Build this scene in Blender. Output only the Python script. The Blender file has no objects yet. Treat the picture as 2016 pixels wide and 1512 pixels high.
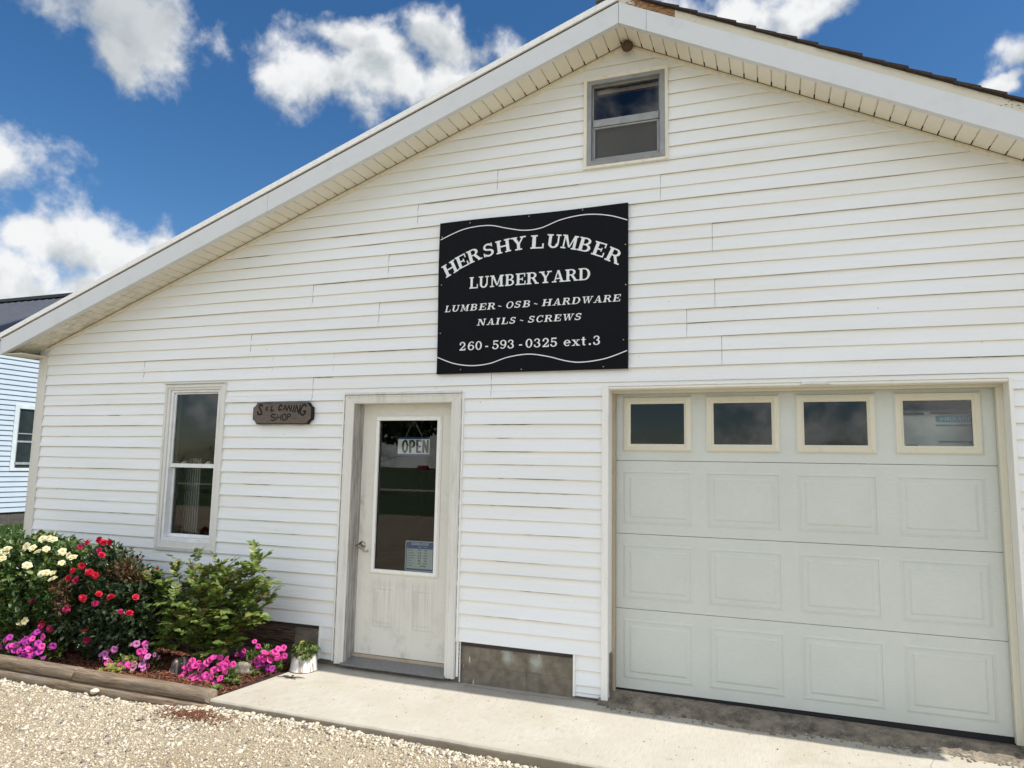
import bpy, bmesh, math, random
import numpy as np
from mathutils import Vector, Matrix, Quaternion
R = math.radians
rnd = random.Random(7)
rng = np.random.default_rng(11)
sc = bpy.context.scene
col = sc.collection

# ------------------------------------------------------------------ camera
ZO = 2.13                                    # wall datum: the siding line level with the door head is 2.13 m above the slab
FPX, YAW, PITCH, ROLL, DIST, CZ = 1400.0, 0.356422, 0.116121, 0.0191128, 5.05475, -0.523592
def cam_axes():
    cy, sy, cp, sp, cr, sr = math.cos(YAW), math.sin(YAW), math.cos(PITCH), math.sin(PITCH), math.cos(ROLL), math.sin(ROLL)
    r = Vector((cy, sy, 0)); f = Vector((-sy*cp, cy*cp, sp)); u = Vector((sy*sp, -cy*sp, cp))
    return cr*r + sr*u, f, -sr*r + cr*u
CR, CF, CU = cam_axes()
cam = bpy.data.cameras.new("camera"); camo = bpy.data.objects.new("camera", cam); col.objects.link(camo)
cam.sensor_width = 36; cam.lens = FPX/2016*36; cam.clip_start = 0.05; cam.clip_end = 3000
M = Matrix((CR, CU, -CF)).transposed().to_4x4(); M.translation = Vector((0, -DIST, CZ+ZO)); camo.matrix_world = M
sc.camera = camo
def view_dir(u, v): return (CF + CR*((u-1008)/FPX) + CU*((756-v)/FPX)).normalized()

# ------------------------------------------------------------------ light and sky
SUN = Vector((0.80, -0.035, 1.0)).normalized()
EL, AZ = math.asin(SUN.z), math.atan2(SUN.x, SUN.y)
sl = bpy.data.lights.new("sun", 'SUN'); sl.energy = 3.15; sl.angle = R(0.5); sl.color = (1.0, 0.955, 0.88)
so = bpy.data.objects.new("sun", sl); col.objects.link(so); so.rotation_euler = (-SUN).to_track_quat('-Z', 'Y').to_euler()
so.location = (20, -10, 30)
sc.view_settings.view_transform = 'Standard'; sc.view_settings.look = 'None'; sc.view_settings.gamma = 1
sc.view_settings.use_curve_mapping = False
sc.view_settings.exposure = 1.0
SKY_STRENGTH = 0.15
w = bpy.data.worlds.new("World"); sc.world = w; w.use_nodes = True
wt = w.node_tree; wt.nodes.clear()
def N(t, typ, **k):
    n = t.nodes.new(typ)
    for a, b in k.items(): setattr(n, a, b)
    return n
def setin(t, n, i, v):
    if hasattr(v, 'is_output'): t.links.new(v, n.inputs[i])
    elif v is not None: n.inputs[i].default_value = v
def math_(t, op, a, b=None, c=None, clamp=False):
    n = N(t, 'ShaderNodeMath', operation=op); n.use_clamp = clamp
    setin(t, n, 0, a)
    if b is not None: setin(t, n, 1, b)
    if c is not None: setin(t, n, 2, c)
    return n.outputs[0]
def vmath(t, op, a, b=None, out=0):
    n = N(t, 'ShaderNodeVectorMath', operation=op); setin(t, n, 0, a)
    if b is not None: setin(t, n, 1, b)
    return n.outputs[out]
def maprange(t, v, a, b, c=0.0, d=1.0, smooth=False):
    n = N(t, 'ShaderNodeMapRange'); n.clamp = True
    if smooth: n.interpolation_type = 'SMOOTHSTEP'
    setin(t, n, 0, v); n.inputs[1].default_value = a; n.inputs[2].default_value = b; n.inputs[3].default_value = c; n.inputs[4].default_value = d
    return n.outputs[0]
def mixc(t, f, a, b, mode='MIX'):
    n = N(t, 'ShaderNodeMix', data_type='RGBA', blend_type=mode)
    setin(t, n, 0, f)
    for i, v in ((6, a), (7, b)):
        if isinstance(v, (tuple, list)) and len(v) == 3: v = (*v, 1)
        setin(t, n, i, v)
    return n.outputs[2]
def noise(t, vec, scale, detail=3.0, rough=0.5, dist=0.0):
    n = N(t, 'ShaderNodeTexNoise'); 
    if vec is not None: t.links.new(vec, n.inputs['Vector'])
    n.inputs['Scale'].default_value = scale; n.inputs['Detail'].default_value = detail
    n.inputs['Roughness'].default_value = rough; n.inputs['Distortion'].default_value = dist
    return n.outputs[0]
sky = N(wt, 'ShaderNodeTexSky'); sky.sky_type = 'NISHITA'; sky.sun_disc = False
sky.sun_elevation = EL; sky.sun_rotation = AZ; sky.air_density = 1.0; sky.dust_density = 0.35; sky.ozone_density = 2.0; sky.altitude = 200
hsv = N(wt, 'ShaderNodeHueSaturation'); hsv.inputs['Saturation'].default_value = 1.30; hsv.inputs['Value'].default_value = 0.40; hsv.inputs['Hue'].default_value = 0.502
wt.links.new(sky.outputs[0], hsv.inputs['Color'])
geo = N(wt, 'ShaderNodeTexCoord'); dirn = geo.outputs['Generated']
dirn = vmath(wt, 'NORMALIZE', dirn)
BLOBS = [  # where the cumulus stand: bearing given by the view it is seen in, angular half width / half height (px of the photo)
 (600,115,120,72),(740,110,150,82),(890,125,105,66),(860,50,95,45),(640,40,110,40),(960,120,60,40),
 (210,20,130,85),(290,30,60,60),(190,85,60,55),
 (110,425,95,70),(220,470,115,75),(50,540,110,75),(180,560,180,62),(270,430,40,45),
 (1140,60,115,48),(1380,15,190,50),(1560,5,80,26),(1290,30,90,40),
 (2000,60,55,50),(1965,115,50,25),(712,262,24,20),(352,435,30,16),
 (-300,250,260,120),(-420,560,400,80),(2350,150,260,110),(2500,500,400,90),(1000,-350,380,110),(300,-300,260,90),(1700,-200,220,80)]
wn = N(wt, 'ShaderNodeTexNoise'); wt.links.new(dirn, wn.inputs['Vector']); wn.inputs['Scale'].default_value = 7.0; wn.inputs['Detail'].default_value = 5.0; wn.inputs['Roughness'].default_value = 0.55
warp = vmath(wt, 'MULTIPLY', vmath(wt, 'SUBTRACT', wn.outputs['Color'], (0.5, 0.5, 0.5)), (0.11, 0.11, 0.10))
dirw = vmath(wt, 'ADD', dirn, warp)
mask = None; grey = None; bv = None
for (u, v, ru, rv) in BLOBS:
    d = view_dir(u+30, v+36); t1 = d.cross(Vector((0, 0, 1))).normalized(); t2 = t1.cross(d).normalized()
    k = (u-1008)/FPX; sc_ = math.cos(math.atan(k))
    a = math_(wt, 'DIVIDE', vmath(wt, 'DOT_PRODUCT', dirw, tuple(t1), 1), ru/FPX*sc_)
    b = math_(wt, 'DIVIDE', vmath(wt, 'DOT_PRODUCT', dirw, tuple(t2), 1), rv/FPX*sc_)
    rr = math_(wt, 'ADD', math_(wt, 'MULTIPLY', a, a), math_(wt, 'MULTIPLY', b, b))
    m = math_(wt, 'SUBTRACT', 1.0, math_(wt, 'SQRT', rr))
    front = math_(wt, 'GREATER_THAN', vmath(wt, 'DOT_PRODUCT', dirn, tuple(d), 1), 0.1)
    m = math_(wt, 'SUBTRACT', math_(wt, 'MULTIPLY', math_(wt, 'ADD', m, 3.0), front), 3.0)
    if (u, v) in ((210, 20), (290, 30), (190, 85)): grey = m if grey is None else math_(wt, 'MAXIMUM', grey, m)
    bc = math_(wt, 'MINIMUM', math_(wt, 'MAXIMUM', b, -1.5), 1.5)
    bv = bc if bv is None else math_(wt, 'ADD', bv, math_(wt, 'MULTIPLY', maprange(wt, math_(wt, 'SUBTRACT', m, mask), -0.35, 0.35), math_(wt, 'SUBTRACT', bc, bv)))
    mask = m if mask is None else math_(wt, 'SMOOTH_MAX', mask, m, 0.25)
mask = math_(wt, 'MAXIMUM', mask, -1.2)
sep = N(wt, 'ShaderNodeSeparateXYZ'); wt.links.new(dirn, sep.inputs[0])
behind = maprange(wt, sep.outputs[1], -0.05, -0.35)            # the half of the sky at the photographer's back: broken cloud, thickened to light the shaded wall
nb = noise(wt, dirn, 2.6, 4.0, 0.55)
mb = math_(wt, 'MULTIPLY', math_(wt, 'SUBTRACT', math_(wt, 'MULTIPLY', nb, 6.0), 1.5), behind)
mask = math_(wt, 'ADD', mask, math_(wt, 'MAXIMUM', mb, 0.0))
n1 = noise(wt, dirn, 15.0, 10.0, 0.57, 0.12)
dirup = vmath(wt, 'ADD', dirn, (0.014, 0.0, 0.026))
n2 = noise(wt, dirup, 15.0, 4.0, 0.5, 0.12); n1s = noise(wt, dirn, 15.0, 4.0, 0.5, 0.12)
n3 = noise(wt, dirn, 6.0, 5.0, 0.5)
dens = math_(wt, 'ADD', mask, math_(wt, 'MULTIPLY', math_(wt, 'SUBTRACT', n1, 0.505), 2.7))
alpha = maprange(wt, dens, -0.22, 0.60, smooth=True)
thick = maprange(wt, dens, 0.25, 1.3, smooth=True)
lit = maprange(wt, math_(wt, 'SUBTRACT', n1s, n2), -0.12, 0.10)
shade = math_(wt, 'ADD', math_(wt, 'MULTIPLY', lit, 0.55), math_(wt, 'MULTIPLY', maprange(wt, n3, 0.36, 0.62), 0.45))
shade = math_(wt, 'ADD', math_(wt, 'ADD', 0.40, math_(wt, 'MULTIPLY', bv, 0.42)), math_(wt, 'ADD', math_(wt, 'MULTIPLY', math_(wt, 'SUBTRACT', lit, 0.42), 0.75), math_(wt, 'MULTIPLY', math_(wt, 'SUBTRACT', n3, 0.5), 1.2)), clamp=True)
shade = math_(wt, 'ADD', shade, math_(wt, 'MULTIPLY', math_(wt, 'SUBTRACT', 1.0, thick), 0.30), clamp=True)
shade = math_(wt, 'MULTIPLY', shade, maprange(wt, grey, -0.1, 0.5, 1.0, 0.35))
ccol = mixc(wt, shade, (1.45, 1.62, 1.74), (3.05, 3.08, 3.10))
ccol = mixc(wt, math_(wt, 'MULTIPLY', behind, 1.0), ccol, (4.6, 4.6, 4.5), 'MIX') if False else vmath(wt, 'MULTIPLY', ccol, vmath(wt, 'ADD', (1, 1, 1), vmath(wt, 'MULTIPLY', (0.75, 0.75, 0.75), mixc(wt, behind, (0, 0, 0), (1, 1, 1)))))  # out-of-view clouds brightened to fill the shaded wall
skycol = mixc(wt, alpha, hsv.outputs[0], ccol)
bg = N(wt, 'ShaderNodeBackground'); bg.inputs[1].default_value = SKY_STRENGTH
wt.links.new(skycol, bg.inputs[0])
wo = N(wt, 'ShaderNodeOutputWorld'); wt.links.new(bg.outputs[0], wo.inputs[0])
sc.cycles.max_bounces = 8; sc.cycles.transparent_max_bounces = 12; sc.cycles.diffuse_bounces = 4
sc.cycles.use_denoising = True

# ------------------------------------------------------------------ materials
MATS = {}
def base_mat(name):
    m = bpy.data.materials.new(name); m.use_nodes = True; t = m.node_tree; t.nodes.clear()
    o = N(t, 'ShaderNodeOutputMaterial'); p = N(t, 'ShaderNodeBsdfPrincipled'); t.links.new(p.outputs[0], o.inputs[0])
    MATS[name] = m
    return m, t, p, o
def bump(t, p, h, strength, dist=0.01):
    b = N(t, 'ShaderNodeBump'); b.inputs['Strength'].default_value = strength; b.inputs['Distance'].default_value = dist
    t.links.new(h, b.inputs['Height']); t.links.new(b.outputs[0], p.inputs['Normal'])
def objco(t, scale=(1, 1, 1), coord='Object'):
    c = N(t, 'ShaderNodeTexCoord'); m = N(t, 'ShaderNodeMapping'); m.inputs['Scale'].default_value = scale
    t.links.new(c.outputs[coord], m.inputs[0]); return m.outputs[0]
def simple(name, c1, c2=None, rough=0.6, scale=6.0, stretch=(1, 1, 1), bmp=0.0, bscale=60.0, metal=0.0, detail=5.0, lo=0.35, hi=0.65, spec=0.4, bdist=0.004):
    m, t, p, o = base_mat(name)
    p.inputs['Roughness'].default_value = rough; p.inputs['Metallic'].default_value = metal; p.inputs['Specular IOR Level'].default_value = spec
    co = objco(t, stretch)
    if c2 is None: c2 = tuple(x*0.86 for x in c1)
    n = noise(t, co, scale, detail, 0.6)
    t.links.new(mixc(t, maprange(t, n, lo, hi), c1, c2), p.inputs['Base Color'])
    if bmp: bump(t, p, noise(t, co, bscale, 4.0, 0.6), bmp, bdist)
    return m
def dirty(name, clean, grime, rough=0.5, streak=(9, 9, 1.2), amt=(0.5, 0.75), bmp=0.05, edge=None):
    """painted trim with vertical grime streaks and small-scale mottling"""
    m, t, p, o = base_mat(name); p.inputs['Roughness'].default_value = rough
    a = noise(t, objco(t, streak), 3.0, 7.0, 0.65); b = noise(t, objco(t), 35.0, 5.0, 0.6); c = noise(t, objco(t), 1.7, 3.0)
    f = math_(t, 'MULTIPLY', maprange(t, a, amt[0], amt[1]), maprange(t, c, 0.35, 0.65, 0.25, 1.0))
    f = math_(t, 'ADD', f, math_(t, 'MULTIPLY', maprange(t, b, 0.55, 0.75), 0.18), clamp=True)
    t.links.new(mixc(t, f, clean, grime), p.inputs['Base Color'])
    bump(t, p, b, bmp, 0.002)
    return m

# vinyl siding: cream painted towards each lock for reflected light and chalking, chalky mottling
m, t, p, o = base_mat('vinyl_siding'); p.inputs['Roughness'].default_value = 0.42; p.inputs['Specular IOR Level'].default_value = 0.35
at = N(t, 'ShaderNodeAttribute', attribute_name='lap'); lap = at.outputs['Fac']
big = noise(t, objco(t, (0.5, 1, 3.0)), 1.6, 4.0); fine = noise(t, objco(t, (1, 1, 1)), 55.0, 4.0); band = noise(t, objco(t, (0.25, 1, 9.0)), 3.0, 5.0, 0.6)
yel = math_(t, 'MULTIPLY', maprange(t, lap, 0.70, 0.98, 0.0, 1.0, True), maprange(t, band, 0.30, 0.60, 0.25, 1.0))
c0 = mixc(t, maprange(t, big, 0.36, 0.64), (0.83, 0.86, 0.885), (0.80, 0.82, 0.82))
c0 = mixc(t, math_(t, 'MULTIPLY', yel, 0.75), c0, (0.82, 0.755, 0.61))
c0 = mixc(t, maprange(t, fine, 0.62, 0.8, 0, 0.25), c0, (0.62, 0.60, 0.53))
t.links.new(c0, p.inputs['Base Color'])
bump(t, p, noise(t, objco(t, (1.6, 1, 14.0)), 2.2, 3.0), 0.30, 0.012)
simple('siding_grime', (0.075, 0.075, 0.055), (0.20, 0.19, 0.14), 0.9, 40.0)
simple('crease_shade', (0.70, 0.63, 0.49), (0.42, 0.38, 0.30), 0.9, 14.0)  # strip colour imitating the shade line under each lap
simple('sheathing', (0.05, 0.045, 0.04), None, 0.9)
dirty('trim_white', (0.82, 0.815, 0.78), (0.56, 0.53, 0.46), 0.45, streak=(4, 4, 0.7), amt=(0.55, 0.85))
dirty('trim_dirty', (0.71, 0.705, 0.665), (0.42, 0.405, 0.355), 0.55, streak=(5, 5, 0.8), amt=(0.50, 0.85))
dirty('trim_cream', (0.78, 0.74, 0.63), (0.55, 0.49, 0.37), 0.5)
dirty('corner_post', (0.66, 0.65, 0.60), (0.48, 0.46, 0.40), 0.5)
dirty('fascia_alu', (0.67, 0.695, 0.715), (0.57, 0.59, 0.60), 0.38, streak=(2, 2, 2), amt=(0.5, 0.8), bmp=0.03)
dirty('drip_edge', (0.88, 0.88, 0.86), (0.7, 0.7, 0.66), 0.4)
# soffit: cream vinyl, mildew blotches toward the low eave
m, t, p, o = base_mat('soffit_vinyl'); p.inputs['Roughness'].default_value = 0.55
co = objco(t); sx = N(t, 'ShaderNodeSeparateXYZ'); t.links.new(co, sx.inputs[0])
low = maprange(t, sx.outputs[0], -4.4, -6.6)
mil = math_(t, 'MULTIPLY', maprange(t, noise(t, objco(t, (3, 8, 3)), 3.0, 6.0, 0.7), 0.45, 0.68), low)
cc = mixc(t, maprange(t, noise(t, co, 3.0), 0.35, 0.65), (0.80, 0.77, 0.67), (0.76, 0.725, 0.62))
t.links.new(mixc(t, math_(t, 'MULTIPLY', mil, 0.7), cc, (0.33, 0.31, 0.24)), p.inputs['Base Color'])
# right rake board: cream paint flaking black, bare orange wood near the ridge
m, t, p, o = base_mat('flaking_board'); p.inputs['Roughness'].default_value = 0.75
co = objco(t); sx = N(t, 'ShaderNodeSeparateXYZ'); t.links.new(co, sx.inputs[0])
fl = noise(t, objco(t, (5, 5, 9)), 7.0, 7.0, 0.75)
zone = maprange(t, noise(t, objco(t, (1, 1, 1)), 1.9, 2.0), 0.45, 0.6)
flk = math_(t, 'MULTIPLY', maprange(t, fl, 0.56, 0.60), zone)
cc = mixc(t, flk, (0.70, 0.66, 0.55), (0.05, 0.04, 0.035))
raw = math_(t, 'MULTIPLY', math_(t, 'LESS_THAN', sx.outputs[0], -0.60), math_(t, 'GREATER_THAN', math_(t, 'ADD', fl, maprange(t, sx.outputs[0], -0.98, -0.8, -0.2, 0.12)), 0.40))
woodc = mixc(t, maprange(t, noise(t, objco(t, (4, 4, 30)), 5.0, 5.0), 0.4, 0.6), (0.42, 0.24, 0.10), (0.13, 0.06, 0.03))
t.links.new(mixc(t, raw, cc, woodc), p.inputs['Base Color']); bump(t, p, fl, 0.5, 0.006)
simple('shingle_brown', (0.055, 0.038, 0.030), (0.022, 0.016, 0.014), 0.95, 90.0, bmp=0.6, bscale=400.0)
simple('shingle_grey', (0.20, 0.195, 0.185), (0.10, 0.10, 0.095), 0.95, 120.0, bmp=0.6, bscale=400.0)
# concrete block with joints comes from geometry; paint drips, chalk patches
m, t, p, o = base_mat('foundation_block'); p.inputs['Roughness'].default_value = 0.95
co = objco(t)
cc = mixc(t, maprange(t, noise(t, co, 14.0, 6.0, 0.65), 0.35, 0.68), (0.225, 0.195, 0.15), (0.125, 0.11, 0.085))
def spot(x, z, rad):
    d = vmath(t, 'DISTANCE', vmath(t, 'MULTIPLY', co, (1, 0, 0.8)), (x, 0, z*0.8), 1)
    d = math_(t, 'ADD', d, math_(t, 'MULTIPLY', noise(t, co, 22.0, 5.0, 0.7), rad*1.4))
    return maprange(t, d, rad*1.75, rad*0.9)
wsp = math_(t, 'ADD', spot(-1.88, ZO-1.90, 0.055), spot(-1.66, ZO-1.92, 0.06), clamp=True)
cc = mixc(t, math_(t, 'MULTIPLY', wsp, 0.65), cc, (0.46, 0.50, 0.46))
drip = math_(t, 'MULTIPLY', maprange(t, noise(t, objco(t, (1, 1, 0.22)), 34.0, 3.0, 0.5), 0.66, 0.70), maprange(t, noise(t, objco(t), 3.4, 2.0), 0.50, 0.56))
cc = mixc(t, math_(t, 'MULTIPLY', drip, 0.8), cc, (0.66, 0.65, 0.60))
t.links.new(cc, p.inputs['Base Color']); bump(t, p, noise(t, co, 160.0, 5.0, 0.7), 0.5, 0.004)
simple('old_lumber', (0.12, 0.078, 0.05), (0.032, 0.022, 0.016), 0.9, 7.0, (1.0, 4, 14), 0.5, 9.0, lo=0.42, hi=0.58)
simple('grey_wood', (0.44, 0.42, 0.385), (0.24, 0.225, 0.205), 0.9, 6.0, (12, 12, 0.8), 0.5, 9.0, lo=0.4, hi=0.62)
# landscape timber: weathered round timber, grain along x
m, t, p, o = base_mat('landscape_timber'); p.inputs['Roughness'].default_value = 0.9
gr = noise(t, objco(t, (0.9, 14, 14)), 5.0, 8.0, 0.7, 0.6); bl = noise(t, objco(t, (1, 1, 1)), 2.3, 4.0)
cc = mixc(t, maprange(t, gr, 0.38, 0.64), (0.28, 0.205, 0.135), (0.065, 0.047, 0.032))
cc = mixc(t, maprange(t, bl, 0.45, 0.70, 0, 0.45), cc, (0.225, 0.20, 0.165))
t.links.new(cc, p.inputs['Base Color']); bump(t, p, gr, 0.7, 0.006)
# entry door: off-white steel skin with vertical weather streaks below the glass
m, t, p, o = base_mat('door_skin'); p.inputs['Roughness'].default_value = 0.5
co = objco(t); sx = N(t, 'ShaderNodeSeparateXYZ'); t.links.new(co, sx.inputs[0])
st = noise(t, objco(t, (26, 1, 0.6)), 2.0, 7.0, 0.75)
zone = math_(t, 'MULTIPLY', maprange(t, sx.outputs[2], ZO-1.40, ZO-1.46), maprange(t, sx.outputs[2], ZO-1.95, ZO-1.60))
zone = math_(t, 'MULTIPLY', zone, math_(t, 'MULTIPLY', maprange(t, sx.outputs[0], -3.12, -3.07), maprange(t, sx.outputs[0], -2.49, -2.53)))
f = math_(t, 'MULTIPLY', maprange(t, st, 0.42, 0.66, 0, 0.5), zone)
sm = maprange(t, noise(t, objco(t, (1, 1, 1)), 6.5, 6.0, 0.7), 0.52, 0.72)
foot = math_(t, 'MULTIPLY', sm, maprange(t, sx.outputs[2], 0.42, 0.12))
hand = math_(t, 'MULTIPLY', maprange(t, noise(t, objco(t, (2, 1, 1)), 9.0, 6.0, 0.7), 0.46, 0.66), math_(t, 'MULTIPLY', maprange(t, sx.outputs[0], -3.15, -3.24), maprange(t, math_(t, 'ABSOLUTE', math_(t, 'SUBTRACT', sx.outputs[2], 1.25)), 0.34, 0.10)))
f = math_(t, 'ADD', f, math_(t, 'ADD', math_(t, 'MULTIPLY', foot, 0.45), hand), clamp=True)
f = math_(t, 'ADD', f, math_(t, 'MULTIPLY', sm, 0.2), clamp=True)
t.links.new(mixc(t, f, (0.70, 0.69, 0.63), (0.36, 0.345, 0.30)), p.inputs['Base Color'])
# sectional door: putty white, wood-grain embossed skin
m, t, p, o = base_mat('garage_skin'); p.inputs['Roughness'].default_value = 0.5
gr = noise(t, objco(t, (3.5, 1, 40)), 6.0, 6.0, 0.65)
cc = mixc(t, maprange(t, gr, 0.35, 0.65), (0.605, 0.64, 0.60), (0.555, 0.585, 0.55))
cc = mixc(t, maprange(t, noise(t, objco(t), 2.2, 5.0, 0.6), 0.42, 0.68, 0.0, 0.35), cc, (0.50, 0.515, 0.47))
sx = N(t, 'ShaderNodeSeparateXYZ'); t.links.new(objco(t), sx.inputs[0])
sp = math_(t, 'MULTIPLY', maprange(t, noise(t, objco(t), 60.0, 3.0, 0.6), 0.70, 0.74), maprange(t, sx.outputs[2], 0.9, 0.1))
t.links.new(mixc(t, math_(t, 'MULTIPLY', sp, 0.6), cc, (0.34, 0.33, 0.28)), p.inputs['Base Color']); bump(t, p, gr, 0.25, 0.003)
dirty('yellowed_plastic', (0.66, 0.635, 0.52), (0.52, 0.49, 0.39), 0.5, amt=(0.55, 0.8))
dirty('stop_tan', (0.42, 0.35, 0.26), (0.27, 0.21, 0.15), 0.7)
simple('rubber_black', (0.012, 0.012, 0.013), None, 0.7)
simple('window_vinyl', (0.80, 0.82, 0.83), (0.70, 0.71, 0.70), 0.4, 12.0)
simple('alu_grey', (0.33, 0.345, 0.36), (0.26, 0.27, 0.28), 0.5, 14.0, metal=0.15)
simple('alu_sill', (0.27, 0.27, 0.265), (0.16, 0.16, 0.155), 0.5, 20.0, (3, 10, 10), metal=0.2)
simple('nickel', (0.36, 0.33, 0.28), (0.30, 0.27, 0.23), 0.22, 20.0, metal=1.0)
simple('screw_steel', (0.55, 0.55, 0.55), None, 0.35, metal=0.7)
m, t, p, o = base_mat('glass_pane')
gl = N(t, 'ShaderNodeBsdfGlossy'); gl.inputs['Roughness'].default_value = 0.004; gl.inputs[0].default_value = (1, 1, 1, 1)
tr = N(t, 'ShaderNodeBsdfTransparent'); tr.inputs[0].default_value = (0.88, 0.91, 0.90, 1)
fr = N(t, 'ShaderNodeFresnel'); fr.inputs[0].default_value = 1.62
mx = N(t, 'ShaderNodeMixShader'); t.links.new(fr.outputs[0], mx.inputs[0]); t.links.new(tr.outputs[0], mx.inputs[1]); t.links.new(gl.outputs[0], mx.inputs[2])
t.nodes.remove(p); t.links.new(mx.outputs[0], o.inputs[0])
# insect screen: fine grey mesh, half open
m, t, p, o = base_mat('insect_screen'); p.inputs['Base Color'].default_value = (0.11, 0.11, 0.105, 1); p.inputs['Roughness'].default_value = 0.8
tr = N(t, 'ShaderNodeBsdfTransparent'); mx = N(t, 'ShaderNodeMixShader'); mx.inputs[0].default_value = 0.62
t.links.new(tr.outputs[0], mx.inputs[1]); t.links.new(p.outputs[0], mx.inputs[2]); t.links.new(mx.outputs[0], o.inputs[0])
simple('dark_interior', (0.055, 0.05, 0.045), (0.03, 0.028, 0.026), 0.9, 2.0)
simple('stud_wood', (0.62, 0.42, 0.22), (0.48, 0.32, 0.17), 0.8, 4.0, (8, 8, 1))
simple('curtain_grey', (0.62, 0.66, 0.62), (0.45, 0.48, 0.46), 0.9, 3.0, (12, 12, 0.5))
simple('sign_black', (0.0030, 0.0034, 0.0055), (0.0042, 0.0047, 0.0075), 0.5, 20.0, spec=0.12)
simple('sign_white', (0.80, 0.83, 0.84), (0.74, 0.77, 0.78), 0.5, 20.0)
simple('sign_wood', (0.165, 0.135, 0.115), (0.095, 0.076, 0.064), 0.85, 8.0, (1.5, 10, 14), 0.3, 12.0)
simple('brush_black', (0.008, 0.006, 0.006), None, 0.7)
simple('edge_dark', (0.016, 0.011, 0.012), None, 0.8)
simple('card_white', (0.84, 0.86, 0.83), (0.80, 0.82, 0.80), 0.5, 30.0)
simple('card_black', (0.010, 0.012, 0.012), None, 0.5)
simple('card_blue', (0.015, 0.045, 0.20), None, 0.5)
simple('hours_blue', (0.055, 0.16, 0.36), (0.09, 0.20, 0.40), 0.5, 30.0)
simple('hours_paper', (0.62, 0.68, 0.67), (0.50, 0.60, 0.63), 0.6, 40.0)
simple('hours_ink', (0.07, 0.10, 0.12), None, 0.6)
simple('wrap_white', (0.82, 0.82, 0.80), (0.66, 0.67, 0.66), 0.35, 5.0, bmp=0.6, bscale=7.0, bdist=0.03)
simple('wrap_blue', (0.10, 0.30, 0.45), (0.14, 0.36, 0.5), 0.4, 10.0)
simple('wrap_dark', (0.05, 0.045, 0.06), None, 0.5)
# slab concrete
m, t, p, o = base_mat('slab_concrete'); p.inputs['Roughness'].default_value = 0.88
co = objco(t)
cc = mixc(t, maprange(t, noise(t, co, 2.2, 6.0, 0.6), 0.35, 0.68), (0.47, 0.445, 0.385), (0.40, 0.37, 0.31))
br = noise(t, objco(t, (42, 3.0, 3)), 3.0, 5.0, 0.6)
cc = mixc(t, maprange(t, br, 0.44, 0.68, 0, 0.7), cc, (0.36, 0.325, 0.265))
cc = mixc(t, maprange(t, noise(t, co, 70.0, 5.0, 0.7), 0.58, 0.8, 0, 0.5), cc, (0.34, 0.31, 0.255))
stn = maprange(t, noise(t, co, 1.5, 7.0, 0.68, 0.6), 0.52, 0.70, 0, 0.55)
cc = mixc(t, stn, cc, (0.36, 0.315, 0.235))
sx = N(t, 'ShaderNodeSeparateXYZ'); t.links.new(co, sx.inputs[0])
damp = math_(t, 'MULTIPLY', maprange(t, math_(t, 'ADD', sx.outputs[2], math_(t, 'MULTIPLY', noise(t, co, 9.0, 5.0), 0.03)), 0.013, -0.008), 0.85)
cc = mixc(t, damp, cc, (0.185, 0.155, 0.11))
t.links.new(cc, p.inputs['Base Color']); bump(t, p, noise(t, objco(t, (7, 1, 1)), 45.0, 6.0, 0.7), 0.35, 0.004)
# rough broken concrete
m, t, p, o = base_mat('rough_concrete'); p.inputs['Roughness'].default_value = 0.95
co = objco(t)
vo = N(t, 'ShaderNodeTexVoronoi'); t.links.new(co, vo.inputs['Vector']); vo.inputs['Scale'].default_value = 55.0
cc = mixc(t, maprange(t, noise(t, co, 9.0, 8.0, 0.7), 0.36, 0.66), (0.33, 0.28, 0.21), (0.085, 0.072, 0.055))
cc = mixc(t, maprange(t, vo.outputs['Distance'], 0.30, 0.15, 0, 0.5), cc, (0.38, 0.36, 0.31))
t.links.new(cc, p.inputs['Base Color']); bump(t, p, noise(t, co, 60.0, 8.0, 0.75), 0.9, 0.012)
# gravel: sandy fines on the sheet, pale stones on top
m, t, p, o = base_mat('gravel_fines'); p.inputs['Roughness'].default_value = 0.95
co = objco(t, coord='Object')
vo = N(t, 'ShaderNodeTexVoronoi'); t.links.new(co, vo.inputs['Vector']); vo.inputs['Scale'].default_value = 95.0
cell = N(t, 'ShaderNodeSeparateColor'); t.links.new(vo.outputs['Color'], cell.inputs[0])
cc = mixc(t, cell.outputs[0], (0.44, 0.375, 0.265), (0.535, 0.475, 0.36))
cc = mixc(t, maprange(t, noise(t, co, 1.3, 6.0, 0.65), 0.40, 0.62, 0, 0.8), cc, (0.345, 0.265, 0.16))
cc = mixc(t, maprange(t, vo.outputs['Distance'], 0.25, 0.55, 0, 0.5), cc, (0.27, 0.205, 0.13))
t.links.new(cc, p.inputs['Base Color']); bump(t, p, math_(t, 'SUBTRACT', noise(t, co, 30.0, 6.0, 0.7), vo.outputs['Distance']), 0.9, 0.012)
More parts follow.
